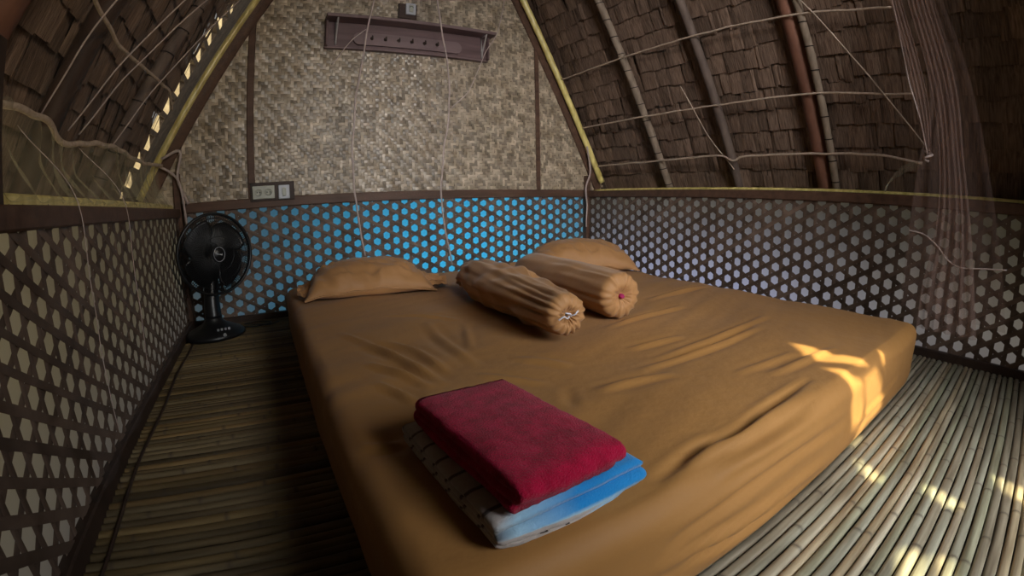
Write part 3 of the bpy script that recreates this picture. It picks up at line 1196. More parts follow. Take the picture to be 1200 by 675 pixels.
# ------------------------------------------------------------------ pillows
def pillow(name, loc, rz, L, Wd, T, label, seed, sag=0.0, flaps=(), group=None, lean=0.0):
    e = empty(name, loc, rz)
    mb = MB()
    rnd = random.Random(seed)
    sd = rnd.uniform(0, 50)
    n1, n2 = 84, 60

    def sh(u, v, side):
        x = (u * 2 - 1)
        y = (v * 2 - 1)
        # corners drawn out, edges slightly pulled in
        ex = 1 - 0.07 * (1 - y * y) * abs(x) ** 3 - 0.0
        ey = 1 - 0.10 * (1 - x * x) * abs(y) ** 3
        X = x * ex * L / 2 + 0.006 * noise.noise((y * 4, sd, 3)) * abs(x)
        Y = y * ey * Wd / 2 + 0.012 * noise.noise((x * 3.4, sd, 8)) * abs(y)
        h = (max(0, 1 - abs(x) ** 2.4) ** 0.62) * (max(0, 1 - abs(y) ** 2.2) ** 0.58)
        wr = 0.006 * noise.noise((x * 2.2 + sd, y * 5.0, 1.0)) + 0.0035 * noise.noise((x * 9 + y * 5 + sd, y * 4, 2))
        wr += 0.018 * (0.35 - abs(noise.noise((x * 4.5 + y * 2 + sd, y * 2.2 - x, 7)))) * abs(y)
        rad = math.atan2(y, x + 0.95)
        wr += 0.0060 * math.sin(rad * 12 + sd + 2 * noise.noise((x, y, sd))) * max(0, 1 - abs(x + 0.95) / 0.9)
        rad = math.atan2(y, 0.95 - x)
        wr += 0.0060 * math.sin(rad * 11 + sd * 2 + 2 * noise.noise((x, y, sd))) * max(0, 1 - abs(0.95 - x) / 0.9)
        seamz = 0.004 + T * 0.20 * (1 - (x * x * y * y)) * (0.8 + 0.5 * noise.noise((x * 3 + sd, y * 3, 5)))
        if side > 0:
            Z = seamz + (T - seamz) * h + 1.5 * wr * min(1, h * 1.8)
        else:
            Z = seamz * max(0, 1 - h * 2.6)
        Z = max(0.001, Z)
        return (X, Y, Z)

    mb.grid(lambda u, v: sh(u, v, 1), n1, n2)
    mb.grid(lambda u, v: sh(1 - u, v, -1), n1, n2)
    # seam roll
    pts = []
    for i in range(200):
        t = i / 200 * 4
        k = int(t)
        f = t - k
        uv = ((f, 0), (1, f), (1 - f, 1), (0, 1 - f))[k]
        p = sh(uv[0], uv[1], 1)
        pts.append(p)
    pts.append(pts[0])
    o = mb.build('pillowcase', M['case'], e)
    weld(o, 0.0006)
    mb = MB()
    mb.tube(pts, 0.0032, 6, False)
    mb.build('seam', M['case'], e)
    for fl in flaps:
        side, ln, w0, w1, seed2 = fl
        mb = MB()
        s2 = seed2 * 7.7

        def f(u, v, up=1):
            y = (v * 2 - 1)
            wv = (w0 * (1 - u) + w1 * u) * (1 + 0.10 * noise.noise((u * 3, v * 3, s2)))
            x = L * 0.40 + ln * u * (1 + 0.25 * noise.noise((v * 3.2, s2, 1)))
            pleat = abs(noise.noise((v * 9, u * 1.2, s2)))
            z = 0.008 + (0.055 * (1 - u) ** 1.3 + 0.020) * (1 - abs(y) ** 3) * (0.35 + 1.1 * pleat) + 0.010 * noise.noise((u * 5, v * 12, s2 + 3))
            z = max(0.004, z)
            return (side * x, y * wv / 2, z if up else 0.002)
        mb.grid(lambda u, v: f(u, v), 24, 60)
        mb.grid(lambda u, v: f(u, v, 0), 24, 60)
        mb.build('open_end', M['case'], e)
    return tag(e, label, 'pillow', 'pillows at the head of the bed')


pillow('pillow', (0.815, -0.600, 0.200), math.radians(-7), 0.49, 0.37, 0.122,
       'plump ochre pillow at the left head of the bed', 3, flaps=((1, 0.12, 0.25, 0.20, 1), (-1, 0.075, 0.26, 0.22, 2)))
pillow('pillow', (1.860, -0.635, 0.200), math.radians(-27), 0.52, 0.36, 0.140,
       'ochre pillow at the right head of the bed near the corner, behind the bolsters', 8, flaps=((-1, 0.13, 0.26, 0.22, 3),))


# ------------------------------------------------------------------ bolsters
def bolster(p0, p1, r0, r1, label, seed, knot, folds=0.006, taper_far=0.5):
    """p0 near end (gathered, facing the camera), p1 far end"""
    p0 = Vector(p0)
    p1 = Vector(p1)
    L = (p1 - p0).length
    rz = math.atan2(p1.y - p0.y, p1.x - p0.x)
    e = empty('bolster', (p0.x, p0.y, 0.200), rz)
    sd = seed * 3.1
    mb = MB()
    NU, NV = 140, 90

    def f(u, v):
        a = 2 * PI * u
        # arc-length parameter: v 0..0.18 end disc, rest body, last far end
        if v < 0.22:
            q = v / 0.22
            rad = math.sin(q * PI / 2) ** 0.85
            x = 0.045 * (1 - math.sqrt(max(0, 1 - (q * 0.985) ** 2))) + 0.016 * math.exp(-(q / 0.16) ** 2)
            k = r0 * (0.07 + 0.93 * rad)
            gat = (1 - q) ** 0.6 * 0.9 + 0.1
            xx = x
        else:
            q = (v - 0.22) / 0.78
            xx = 0.045 + (L - 0.045) * q
            k = r0 + (r1 - r0) * min(1, q * 2)
            if q > 1 - taper_far:
                t = (q - (1 - taper_far)) / taper_far
                k *= math.sqrt(max(0.003, 1 - (t * 0.99) ** 2.6))
            gat = max(0, 0.45 - q) * 2.2 * (0.9 if knot == 'satin' else 0.35)
        # gathers radiating from the tied end
        ga = math.sin(a * 15 + 2.5 * noise.noise((math.cos(a) * 2, math.sin(a) * 2, sd))) * 0.6 + noise.noise((math.cos(a) * 6, math.sin(a) * 6, sd + v * 3))
        # diagonal drag folds on the body
        body = math.sin((xx * 34 + a * 2.2 + 3 * noise.noise((math.cos(a) * 1.2, math.sin(a) * 1.2, xx * 5 + sd)))) * noise.noise((math.cos(a) * 1.1 + 4, math.sin(a) * 1.1, xx * 4 + sd))
        long_ = noise.noise((math.cos(a) * 3.2, math.sin(a) * 3.2, xx * 3.5 + sd))
        bw = 0 if v < 0.22 else min(1, (v - 0.22) * 5)
        lim = min(1, k / r0 * 1.5)
        rr = k + lim * (0.0085 * ga * gat + folds * (1.6 * body + 0.7 * long_) * bw)
        y = rr * math.cos(a)
        z = rr * math.sin(a)
        # settle on the bed: flatten the underside
        zc = max(r0, r1) * 0.94
        z = zc * min(1, 0.30 + 0.70 * k / r0) + z if v > 0.3 else zc + z
        if v > 0.22:
            z -= 0.0
        z = max(0.001, z)
        return (xx, y, z)

    mb.grid(f, NU, NV, closeu=True)
    o = mb.build('bolster_case', M['case'], e)
    zc = max(r0, r1) * 0.94
    mb = MB()
    if knot == 'pink':
        Mx = Matrix.Translation((0.012, 0, zc)) @ Matrix.Rotation(PI / 2, 4, 'Y')
        mb.lathe([(0.0008, -0.012), (0.005, -0.010), (0.0075, -0.004), (0.0075, 0.002), (0.004, 0.006), (0.001, 0.008)], 14, Mx)
        tag(mb.build('cord_knot', M['pink'], e), 'magenta cord knot')
    else:
        mb.tube(bezier([(-0.004, 0.004, zc + 0.002), (-0.010, 0.012, zc - 0.002), (-0.014, 0.024, zc + 0.004), (-0.008, 0.034, zc - 0.004)], 6), 0.0022, 6)
        mb.tube(bezier([(-0.004, -0.002, zc + 0.002), (-0.012, -0.006, zc + 0.006), (-0.010, -0.016, zc + 0.013)], 6), 0.0018, 6)
        mb.tube(bezier([(-0.004, 0.0, zc), (-0.012, 0.006, zc + 0.008), (-0.010, 0.018, zc + 0.011)], 6), 0.0020, 6)
        tag(mb.build('tie_string', M['satin'], e), 'pale satin tie string')
    return tag(e, label, 'bolster', 'bolsters in the middle of the bed')


bolster((1.055, -1.615, 0.19), (1.140, -0.835, 0.19), 0.051, 0.072,
        'wrinkled ochre bolster in the middle of the bed, gathered end tied with a pale string', 4, 'satin', 0.012, 0.62)
bolster((1.315, -1.520, 0.19), (1.400, -0.830, 0.19), 0.066, 0.069,
        'smoother ochre bolster with a magenta knot in its gathered end, right of the wrinkled one', 9, 'pink', 0.0035, 0.3)


# ------------------------------------------------------------------ towels
def folded(name, loc, rz, Lx, Ly, layers, tk, material, label, seed, fuzz=0.0012, uvattr=False, flip=False, bulge=0.12, cat='towel', ends=0.5):
    """a cloth folded in layers; serpentine in the y-z plane, extruded along x, with soft ends"""
    sd = seed * 5.3
    # centre line of the serpentine
    cl = []
    up = Ly
    n = 26
    for k in range(layers):
        z = tk * (k + 0.5)
        a, b_ = (-Ly / 2 + tk * 0.5, Ly / 2 - tk * 0.5)
        sh = 0.004 * noise.noise((k * 3.3, sd, 0))
        rng = [a + (b_ - a) * i / n for i in range(n + 1)]
        if (k % 2 == 0) != flip:
            rng = rng[::-1]
        # k even: runs from back to front, joined at the front to the next
        for y in rng:
            cl.append((y + sh, z))
        if k < layers - 1:
            yc = (rng[-1])
            s = -1 if (k % 2 == 0) != flip else 1
            for i in range(1, 7):
                t = PI * i / 7
                cl.append((yc + sh + s * math.sin(t) * tk * 0.62, z + tk * (1 - math.cos(t)) / 2))
    N = len(cl)
    th = tk * 0.455
    e = []
    # offset outline both sides
    lft, rgt = [], []
    for i in range(N):
        p = cl[max(0, i - 1)]
        q = cl[min(N - 1, i + 1)]
        d = (q[0] - p[0], q[1] - p[1])
        l = math.hypot(*d) or 1
        nx_, nz_ = -d[1] / l, d[0] / l
        lft.append((cl[i][0] + nx_ * th, cl[i][1] + nz_ * th))
        rgt.append((cl[i][0] - nx_ * th, cl[i][1] - nz_ * th))
    prof = lft + rgt[::-1]
    Z = layers * tk
    nxs = 56
    mb = MB()
    uv = []
    arc = []
    s = 0
    for i in range(N):
        if i:
            s += math.hypot(cl[i][0] - cl[i - 1][0], cl[i][1] - cl[i - 1][1])
        arc.append(s)
    arcs = arc + arc[::-1]
    vs = []
    for j in range(nxs + 1):
        u = j / nxs
        xx = (u - 0.5)
        edge = abs(xx) * 2
        rnd_ = 1 - max(0, (edge - (1 - ends * tk * 4 / Lx))) * 0.0
        for i, (y, z) in enumerate(prof):
            X = xx * Lx
            Y = y
            Zz = z
            # soft pillow-like crown and droop towards the rims
            cr = (1 - edge ** 6) * (1 - (abs(Y) / (Ly / 2) * 0.98) ** 8)
            Zz = z * (0.90 + bulge * cr)
            # rounded ends
            X *= 1 - 0.012 * ((z / Z - 0.5) * 2) ** 2
            if edge > 0.93:
                k = (edge - 0.93) / 0.07
                ce = cl[i if i < N else 2 * N - 1 - i]
                Y = Y + (ce[0] - Y) * 0.55 * k * k
                Zz = Zz + (ce[1] * (0.90 + bulge * cr) - Zz) * 0.55 * k * k
            w = noise.noise((X * 14 + sd, Y * 14, z * 40))
            w2 = noise.noise((X * 120 + sd, Y * 120, z * 160))
            Zz += 0.0022 * w * (0.3 + z / Z) + fuzz * w2
            Y += 0.0022 * noise.noise((X * 16, sd, z * 60)) + fuzz * noise.noise((X * 130, Y * 130, z * 130 + 7))
            X += 0.0022 * noise.noise((Y * 16, sd + 3, z * 60)) + fuzz * noise.noise((Y * 130, X * 130, z * 130 + 17))
            fr = max(0, min(1, (-Y - Ly / 2 + 0.035) / 0.03))
            if uvattr:
                # the bottom layers sag out over the rounded edge of the mattress
                sg = fr * math.sin(PI * min(1, u * 1.15)) * max(0, 1 - 1.6 * z / Z)
                Y -= 0.010 * sg
                Zz -= 0.009 * sg
            vs.append((X, Y, Zz if uvattr else max(0.0005, Zz)))
            uv.append((u + fr * (0.30 if z / Z > 0.5 else -0.25), arcs[i], z / Z))
    m = len(prof)
    fs = []
    for j in range(nxs):
        for i in range(m):
            i2 = (i + 1) % m
            fs.append((j * m + i, j * m + i2, (j + 1) * m + i2, (j + 1) * m + i))
    # end caps follow the layers
    for j, fl in ((0, False), (nxs, True)):
        for i in range(N - 1):
            q = (j * m + i, j * m + i + 1, j * m + (2 * N - 2 - i), j * m + (2 * N - 1 - i))
            fs.append(q if fl else q[::-1])
    mb.add(vs, fs)
    o = mb.build(name, material)
    if uvattr:
        at = o.data.attributes.new('towel_uv', 'FLOAT_VECTOR', 'POINT')
        at.data.foreach_set('vector', [c for t in uv for c in t])
    o.location = loc
    o.rotation_euler = (0, 0, rz)
    return tag(o, label, cat, 'folded towels stacked on the foot of the bed')


tw1 = folded('towel', (0.694, -1.975, 0.196), math.radians(2), 0.205, 0.262, 4, 0.0086, M['blue_towel'],
       'striped white towel with a bright blue end, folded under the crimson one', 3, fuzz=0.0005, uvattr=True, flip=True)
from mathutils.bvhtree import BVHTree
bvh = BVHTree.FromPolygons([v.co.copy() for v in tw1.data.vertices], [tuple(p.vertices) for p in tw1.data.polygons])
bird = [(-0.006, 0.001), (-0.002, 0.000), (0.001, 0.004), (0.004, 0.006), (0.003, 0.002), (0.006, 0.001), (0.002, -0.002), (-0.001, -0.003)]
for dx, sc in ((0.0, 0.75), (0.028, 0.45)):
    q, q2 = [], []
    mb = MB()
    for (x, z) in bird:
        hit = bvh.ray_cast(Vector((-0.050 + dx + x * sc, -0.25, 0.0050 + z * sc * 0.8)), Vector((0, 1, 0)))
        p = hit[0] if hit[0] is not None else Vector((-0.050 + dx + x * sc, -0.140, 0.0050 + z * sc * 0.8))
        q.append(p + Vector((0, 0.0004, 0)))
        q2.append(p + Vector((0, -0.0020, 0.0004)))
    n_ = len(q)
    mb.add(q + q2, [tuple(range(n_, 2 * n_)), tuple(range(n_ - 1, -1, -1))] + [(i, (i + 1) % n_, n_ + (i + 1) % n_, n_ + i) for i in range(n_)])
    tag(mb.build('printed_mark', M['dark_wood'], tw1, smooth=False), 'tiny dark bird mark')
folded('towel', (0.679, -1.988, 0.2325), math.radians(4), 0.144, 0.238, 3, 0.0145, M['red_towel'],
       'thick folded crimson terry towel on top of the striped towel', 5, fuzz=0.0011, bulge=0.16, flip=True)


# ------------------------------------------------------------------ fan
def make_fan():
    e = empty('desk_fan', (0.155, -0.255, 0.0), 0)
    hc = Vector((0.195 - 0.155, 0.005, 0.366))       # head centre, local
    fwd = Vector((0.46, -0.88, 0.02)).normalized()
    sd = fwd.cross(Vector((0, 0, 1))).normalized()
    up = sd.cross(fwd)
    Mh = Matrix(((sd.x, up.x, fwd.x, hc.x), (sd.y, up.y, fwd.y, hc.y), (sd.z, up.z, fwd.z, hc.z), (0, 0, 0, 1)))
    # base: rounded oblong with sloping top
    mb = MB()
    rz = math.radians(20)
    cr, sr = math.cos(rz), math.sin(rz)
    def basefn(p, a):
        x = p.x * 1.0
        y = p.y * 0.80
        k = abs(math.cos(a)) ** 0.5
        return Vector((x * cr - y * sr, x * sr + y * cr, p.z + 0.010 * max(0, math.sin(a)) * (p.z > 0.02)))
    mb.lathe([(0.001, 0.0), (0.135, 0.0), (0.142, 0.006), (0.141, 0.016), (0.128, 0.028), (0.100, 0.040), (0.070, 0.052), (0.050, 0.066), (0.040, 0.082), (0.036, 0.095), (0.001, 0.096)], 48, None, basefn)
    mb.build('base', M['black'], e)
    # speed buttons on the front of the base
    for i in range(4):
        b_ = MB()
        x = -0.008 + 0.016 * i
        b_.box((x + 0.026, -0.082 + 0.004 * i, 0.040), (x + 0.036, -0.070 + 0.004 * i, 0.050), bev=0.0015)
        tag(b_.build('button', M['grey_btn'], e, smooth=False), 'pale grey button')
    b_ = MB()
    b_.lathe([(0.001, 0), (0.008, 0.0), (0.008, 0.006), (0.005, 0.009), (0.001, 0.009)], 16, Matrix.Translation((0.052, -0.100, 0.024)) @ Matrix.Rotation(0.9, 4, 'X'))
    tag(b_.build('knob', M['badge'], e), 'grey timer knob')
    # neck
    mb = MB()
    mb.tube(bezier([(0, 0.004, 0.085), (0.000, 0.016, 0.15), (0.006, 0.040, 0.24), (0.014, 0.056, 0.32)], 8), 0.03, 20, True,
            lambda t: 0.040 - 0.010 * t)
    mb.build('neck', M['black'], e)
    # motor housing
    mb = MB()
    mb.lathe([(0.001, -0.125), (0.030, -0.122), (0.048, -0.105), (0.056, -0.075), (0.058, -0.045), (0.050, -0.036), (0.001, -0.036)], 32, Mh)
    mb.build('motor_housing', M['black'], e)
    # blades
    for k in range(4):
        mb = MB()
        a0 = k * 2 * PI / 4 + 0.4

        def f(u, v):
            r = 0.026 + 0.126 * v
            wid = 1.42 * (0.45 + 0.75 * math.sin(PI * min(1, v * 0.80 + 0.12)))
            a = a0 + (u - 0.5) * wid + 0.5 * v
            z = -0.004 + 0.020 * (u - 0.5) * (0.6 + v) 
            return Mh @ Vector((r * math.cos(a), r * math.sin(a), z))
        mb.grid(f, 14, 12)
        o = mb.build('blade', M['black'], e)
        sm = o.modifiers.new('solid', 'SOLIDIFY')
        sm.thickness = 0.002
    mb = MB()
    mb.lathe([(0.001, -0.035), (0.026, -0.035), (0.028, -0.01), (0.024, 0.012), (0.012, 0.020), (0.001, 0.021)], 24, Mh)
    mb.build('blade_hub', M['black'], e)
    # grilles
    Rg = 0.177

    def grille(name, zs, n, rin, rings):
        mb = MB()
        for k in range(n):
            a = 2 * PI * k / n
            pts = []
            for i in range(9):
                t = i / 8
                r = rin + (Rg - rin) * t
                z = zs * (1 - t ** 2.4)
                aa = a + 0.22 * t
                pts.append(Mh @ Vector((r * math.cos(aa), r * math.sin(aa), z)))
            mb.tube(pts, 0.0011, 4, False)
        for r in rings:
            t = (r - rin) / (Rg - rin)
            z = zs * (1 - max(0, t) ** 2.4)
            mb.tube([Mh @ Vector((r * math.cos(2 * PI * i / 72), r * math.sin(2 * PI * i / 72), z)) for i in range(73)], 0.0014, 5, False)
        return mb.build(name, M['black'], e)
    grille('rear_grille', -0.052, 110, 0.05, (0.05, 0.085, 0.125, 0.16))
    fg = grille('front_grille', 0.050, 96, 0.030, (0.034, 0.075, 0.12, 0.155))
    mb = MB()
    mb.lathe([(Rg - 0.006, -0.011), (Rg + 0.004, -0.011), (Rg + 0.006, 0.0), (Rg + 0.004, 0.011), (Rg - 0.006, 0.011), (Rg - 0.006, -0.011)], 72, Mh)
    mb.f = mb.f[:-2]
    mb.build('rim', M['black'], e)
    mb = MB()
    mb.lathe([(0.001, 0.046), (0.032, 0.046), (0.033, 0.050), (0.030, 0.054), (0.001, 0.055)], 32, Mh)
    cap = mb.build('badge', M['black'], e)
    mb = MB()
    mb.tube([Mh @ Vector((0.026 * math.cos(2 * PI * i / 40), 0.031 * math.sin(2 * PI * i / 40), 0.0555)) for i in range(41)], 0.0013, 6, False)
    mb.tube(bezier([Mh @ Vector(p) for p in ((-0.014, -0.004, 0.056), (-0.005, -0.001, 0.056), (0.004, 0.000, 0.056), (0.014, 0.004, 0.056))], 4), 0.0022, 6)
    mb.tube([Mh @ Vector(p) for p in ((-0.010, -0.006, 0.056), (-0.014, 0.003, 0.056))], 0.0014, 6)
    tag(mb.build('emblem', M['badge'], cap), 'grey oval ring with a slanted bar')
    # cable lying behind the fan
    mb = MB()
    mb.tube(bezier([(0.05, 0.05, 0.03), (0.12, 0.10, 0.006), (0.19, 0.08, 0.005), (0.26, 0.12, 0.005), (0.22, 0.17, 0.006), (0.13, 0.17, 0.005), (0.16, 0.12, 0.009), (0.25, 0.08, 0.006), (0.30, 0.13, 0.005)], 10), 0.003, 6)
    mb.build('power_cable', M['black'], e)
    return tag(e, 'black desk fan standing on the floor in the left corner by the weave wall', 'fan')


make_fan()


# ------------------------------------------------------------------ fittings on the gable
def wall_plate(name, x0, z0, x1, z1, depth, material, parent, y=0.0, label=None):
    mb = MB()
    # front face towards -y: build flat then rotate
    Mx = Matrix(((1, 0, 0, 0), (0, 0, -1, y), (0, 1, 0, 0), (0, 0, 0, 1)))
    mb.box((x0, z0, 0), (x1, z1, depth), Mx, bev=0.0025)
    o = mb.build(name, M[material], smooth=False)
    reparent(o, parent)
    if label:
        o['label'] = label
    return o


def disc(name, x, z, r, y, material, parent, d=0.002):
    mb = MB()
    Mx = Matrix(((1, 0, 0, x), (0, 0, -1, y), (0, 1, 0, z), (0, 0, 0, 1)))
    mb.lathe([(r * 0.8, 0), (r, d * 0.5), (r, d), (r * 0.86, d), (r * 0.82, d * 0.3), (0.0005, d * 0.3)], 24, Mx)
    o = mb.build(name, M[material])
    return reparent(o, parent)


e = empty('socket_board', (0.478, -0.010, 0.586))
wall_plate('backing_board', 0.366, 0.586, 0.588, 0.678, 0.012, 'dark_wood', e, -0.010)
tag(e, 'small dark wooden backing board on the low rail carrying the socket and switch', 'board')
e = empty('double_socket', (0.432, -0.022, 0.598))
wall_plate('plate', 0.378, 0.597, 0.488, 0.661, 0.012, 'cream', e, -0.022)
for x in (0.408, 0.458):
    d_ = disc('socket', x, 0.629, 0.020, -0.034, 'cream', e, 0.003)
    for dx in (-0.007, 0.007):
        q = disc('socket_hole', x + dx, 0.629, 0.0032, -0.0355, 'slot', e, 0.0012)
        q.parent = d_
        q.matrix_parent_inverse = (d_.parent.matrix_basis @ d_.matrix_parent_inverse).inverted()
tag(e, 'cream double power socket on the dark board left of the switch', 'socket')
e = empty('light_switch', (0.538, -0.022, 0.598))
wall_plate('plate', 0.507, 0.592, 0.563, 0.660, 0.012, 'white_pl', e, -0.022)
wall_plate('rocker', 0.525, 0.606, 0.545, 0.646, 0.005, 'cream', e, -0.034)
tag(e, 'white light switch on the dark board right of the double socket', 'switch')
e = empty('switch_board', (1.195, -0.010, 1.565))
wall_plate('backing_board', 1.142, 1.572, 1.248, 1.660, 0.012, 'dark_wood', e, -0.010)
tag(e, 'small dark backing board above the wall shelf', 'board')
e = empty('light_switch', (1.210, -0.022, 1.60))
wall_plate('plate', 1.181, 1.594, 1.238, 1.662, 0.012, 'white_pl', e, -0.022)
wall_plate('rocker', 1.198, 1.606, 1.222, 1.650, 0.006, 'cream', e, -0.034)
mb = MB()
mb.tube([(1.200 + 0.010 * (1 - math.cos(PI * i / 8)), -0.0405, 1.632 + 0.008 * math.sin(PI * i / 8)) for i in range(9)], 0.0018, 6)
reparent(mb.build('mark', M['slot']), e)
tag(e, 'white switch above the wall shelf near the top of the gable', 'switch')

# shelf with hook rail
e = empty('wall_shelf', (1.21, -0.01, 1.37))


def part_box(name, lo, hi, material, bev=0.003, lab=None, par=None):
    mb = MB()
    mb.box(lo, hi, bev=bev)
    o = mb.build(name, M[material], smooth=False)
    reparent(o, e if par is None else par)
    if lab:
        o['label'] = lab
    return o


part_box('back_board', (0.745, -0.030, 1.368), (1.680, -0.010, 1.530), 'shelf')
part_box('shelf_top', (0.742, -0.115, 1.508), (1.700, -0.010, 1.526), 'rail_board')
part_box('lower_edge', (0.742, -0.036, 1.362), (1.682, -0.010, 1.372), 'rail_board', 0.002)
part_box('side_board', (0.745, -0.060, 1.368), (0.757, -0.030, 1.508), 'shelf')
part_box('side_board', (1.668, -0.060, 1.368), (1.680, -0.030, 1.508), 'shelf')
# hook rail with rounded ends
mb = MB()
out = []
for cx, sg in ((1.475, 1), (0.925, -1)):
    for i in range(9):
        a = -PI / 2 + PI * i / 8
        out.append((cx + sg * 0.034 * math.cos(a), 1.420 + sg * 0.034 * math.sin(a)))
nO = len(out)
vs = [(x, -0.030, z) for x, z in out] + [(x, -0.046, z) for x, z in out]
fs = [tuple(range(nO - 1, -1, -1)), tuple(range(nO, 2 * nO))] + [(i, (i + 1) % nO, nO + (i + 1) % nO, nO + i) for i in range(nO)]
mb.add(vs, fs)
hr = reparent(mb.build('hook_rail', M['rail_board'], smooth=False), e)
for i in range(6):
    x = 0.990 + 0.0735 * i
    mb = MB()
    mb.tube(bezier([(x, -0.045, 1.424), (x, -0.060, 1.418), (x, -0.070, 1.412), (x, -0.072, 1.424), (x, -0.066, 1.432)], 5), 0.0035, 8)
    mb.lathe([(0.001, 0), (0.009, 0), (0.009, 0.003), (0.001, 0.004)], 14, Matrix(((1, 0, 0, x), (0, 0, -1, -0.045), (0, 1, 0, 1.424), (0, 0, 0, 1))))
    h = mb.build('hook', M['dark_wood'])
    h.parent = hr
    h.matrix_parent_inverse = (Matrix.Translation(e.location)).inverted() if False else (e.matrix_basis @ hr.matrix_parent_inverse).inverted()
for x in (0.800, 1.640):
    mb = MB()
    mb.tube(bezier([(x, -0.100, 1.507), (x, -0.085, 1.480), (x, -0.050, 1.425), (x, -0.034, 1.385)], 6), 0.0050, 8)
    mb.tube([(x, -0.034, 1.507), (x, -0.034, 1.380)], 0.0035, 6)
    mb.tube([(x, -0.034, 1.506), (x, -0.105, 1.506)], 0.0035, 6)
    tag(reparent(mb.build('bracket', M['metal']), e), 'pale metal bracket')
tag(e, 'brown wooden wall shelf with a row of hooks beneath, high on the gable', 'shelf')


# ------------------------------------------------------------------ cords
def cord(pts, r, label, sub=14, wob=0.004):
    P = bezier(pts, sub)
    P = [p + Vector((noise.noise((p.x * 9, p.y * 9, 1)), noise.noise((p.x * 9, p.y * 9, 5)), noise.noise((p.x * 9, p.y * 9, 9)))) * wob for p in P]
    mb = MB()
    mb.tube(P, r, 7)
    return tag(mb.build('cord', M['cord']), label, 'cord', 'cords strung along the ' + ('left' if 'left' in label else 'right') + ' roof slope')


def RSP(s, y, n=0.02):
    return SP('R', s, y, n)


cord([RSP(.715, -0.05, -.0), RSP(.72, -0.6, .006), RSP(.72, -1.04, .006), RSP(.70, -1.58, .010), RSP(.655, -2.01, .02)], 0.0045, 'uppermost of the three pale cords strung along the right roof slope')
cord([RSP(.373, -0.05, .0), RSP(.373, -0.6, .006), RSP(.370, -1.10, .006), RSP(.368, -1.60, .010), RSP(.345, -1.85, .012), RSP(.337, -2.03, .02)], 0.0045, 'middle of the three pale cords strung along the right roof slope')
cord([RSP(.098, -0.05, .0), RSP(.100, -0.6, .006), RSP(.108, -1.00, .006), RSP(.085, -1.12, .02), RSP(.100, -1.2, .01), RSP(.100, -1.58, .010), RSP(.09, -1.85, .012), RSP(.060, -2.03, .02)], 0.0055, 'lowest of the three pale cords on the right slope, just above the rail')
cord([RSP(.85, -1.60, .02), RSP(.746, -1.666, .02), RSP(.372, -1.892, .02), RSP(.112, -2.063, .02)], 0.0030, 'thin slanting cord crossing the right slope down to the gathered net')
cord([RSP(.50, -0.93, .006), RSP(.22, -1.00, .006), RSP(.03, -1.10, .006)], 0.0025, 'thin string slanting to the foot of the middle right rafter')


def LSP(s, y, n=0.02):
    return SP('L', s, y, n)


cord([LSP(.150, -1.63, .012), LSP(.151, -1.464, .012), LSP(.148, -1.25, .012), LSP(.118, -1.105, .012), LSP(.150, -0.90, .012), LSP(.158, -0.635, .012), LSP(.150, -0.35, .012), LSP(.17, -0.06, .035)], 0.0085,
     'thick twisted pale cord along the left slope above the draped net', 14, 0.010)
cord([LSP(.50, -1.50, .012), LSP(.425, -1.36, .012), LSP(.406, -1.08, .012), LSP(.43, -0.75, .012), LSP(.443, -0.47, .012), LSP(.40, -0.30, .012)], 0.0055,
     'thinner pale cord sagging across the upper left slope', 14, 0.008)

# ------------------------------------------------------------------ mosquito net
net = empty('mosquito_net', (1.25, -1.2, 2.05))
tag(net, 'sheer mosquito net hung around the bed, bunched at the right, draped at the left', 'mosquito net')
APEX = Vector((1.25, -1.15, 2.05))


def seam(pts, r=0.0045, name='hem'):
    P = bezier(pts, 10)
    P = [p + Vector((noise.noise((p.z * 9, p.y * 9, 1)), 0, 0)) * 0.006 for p in P]
    mb = MB()
    mb.tube(P, r, 6)
    return reparent(mb.build(name, M['seam']), net)


S1 = [(0.97, -0.30, 1.75), (0.925, -.25, 1.413), (0.872, -.25, 1.065), (0.849, -.25, 0.78), (0.861, -.25, 0.539), (0.889, -.25, 0.295)]
S2 = [(1.24, -0.30, 1.80), (1.277, -.25, 1.598), (1.325, -.25, 1.318), (1.347, -.25, 1.046), (1.31, -.25, 0.781), (1.294, -.25, 0.522), (1.339, -.25, 0.214)]
seam(S1)
seam(S2)
seam([(1.70, -0.22, 1.72), (1.66, -0.20, 1.50), (1.56, -0.22, 1.33), (1.46, -0.24, 1.12), (1.36, -.25, 1.02)], 0.0025)
seam([(0.925, -.25, 1.40), (0.84, -0.22, 1.33), (0.76, -0.20, 1.22)], 0.0022)
b1 = bezier(S1, 8)
b2 = bezier(S2, 8)


def lerp_path(P, t):
    f = t * (len(P) - 1)
    i = min(int(f), len(P) - 2)
    return P[i].lerp(P[i + 1], f - i)


mb = MB()


def fb(u, v):
    a = lerp_path(b1, v)
    c = lerp_path(b2, v)
    p = a.lerp(c, u * 1.0)
    return p + Vector((0, 0.018 * noise.noise((u * 7, v * 3, 1)), 0))


mb.grid(fb, 50, 50)
reparent(mb.build('back_panel', M['net_back']), net)

# right-hand bunch, hanging in front of the right slope
def drape(name, left, right, mt, folds, amp, axis, nu=90, nv=60, sd=0, dens=None):
    """sheet between two hanging edges, with real folds pushed along axis"""
    A = bezier(left, 8)
    B = bezier(right, 8)
    ax = Vector(axis)
    mb = MB()

    def f(u, v):
        a = lerp_path(A, v)
        c = lerp_path(B, v)
        uu = u
        if dens:
            uu = dens(u, v)
        p = a.lerp(c, uu)
        w = math.sin(u * folds * 2 * PI + 2.2 * noise.noise((u * 4, v * 1.5, sd))) * (0.4 + 0.6 * abs(noise.noise((u * 5, v * 2, sd + 4))) * 2)
        return p + ax * (amp * w * (0.35 + 0.65 * v))
    mb.grid(f, nu, nv)
    return reparent(mb.build(name, mt), net)


X = 2.15
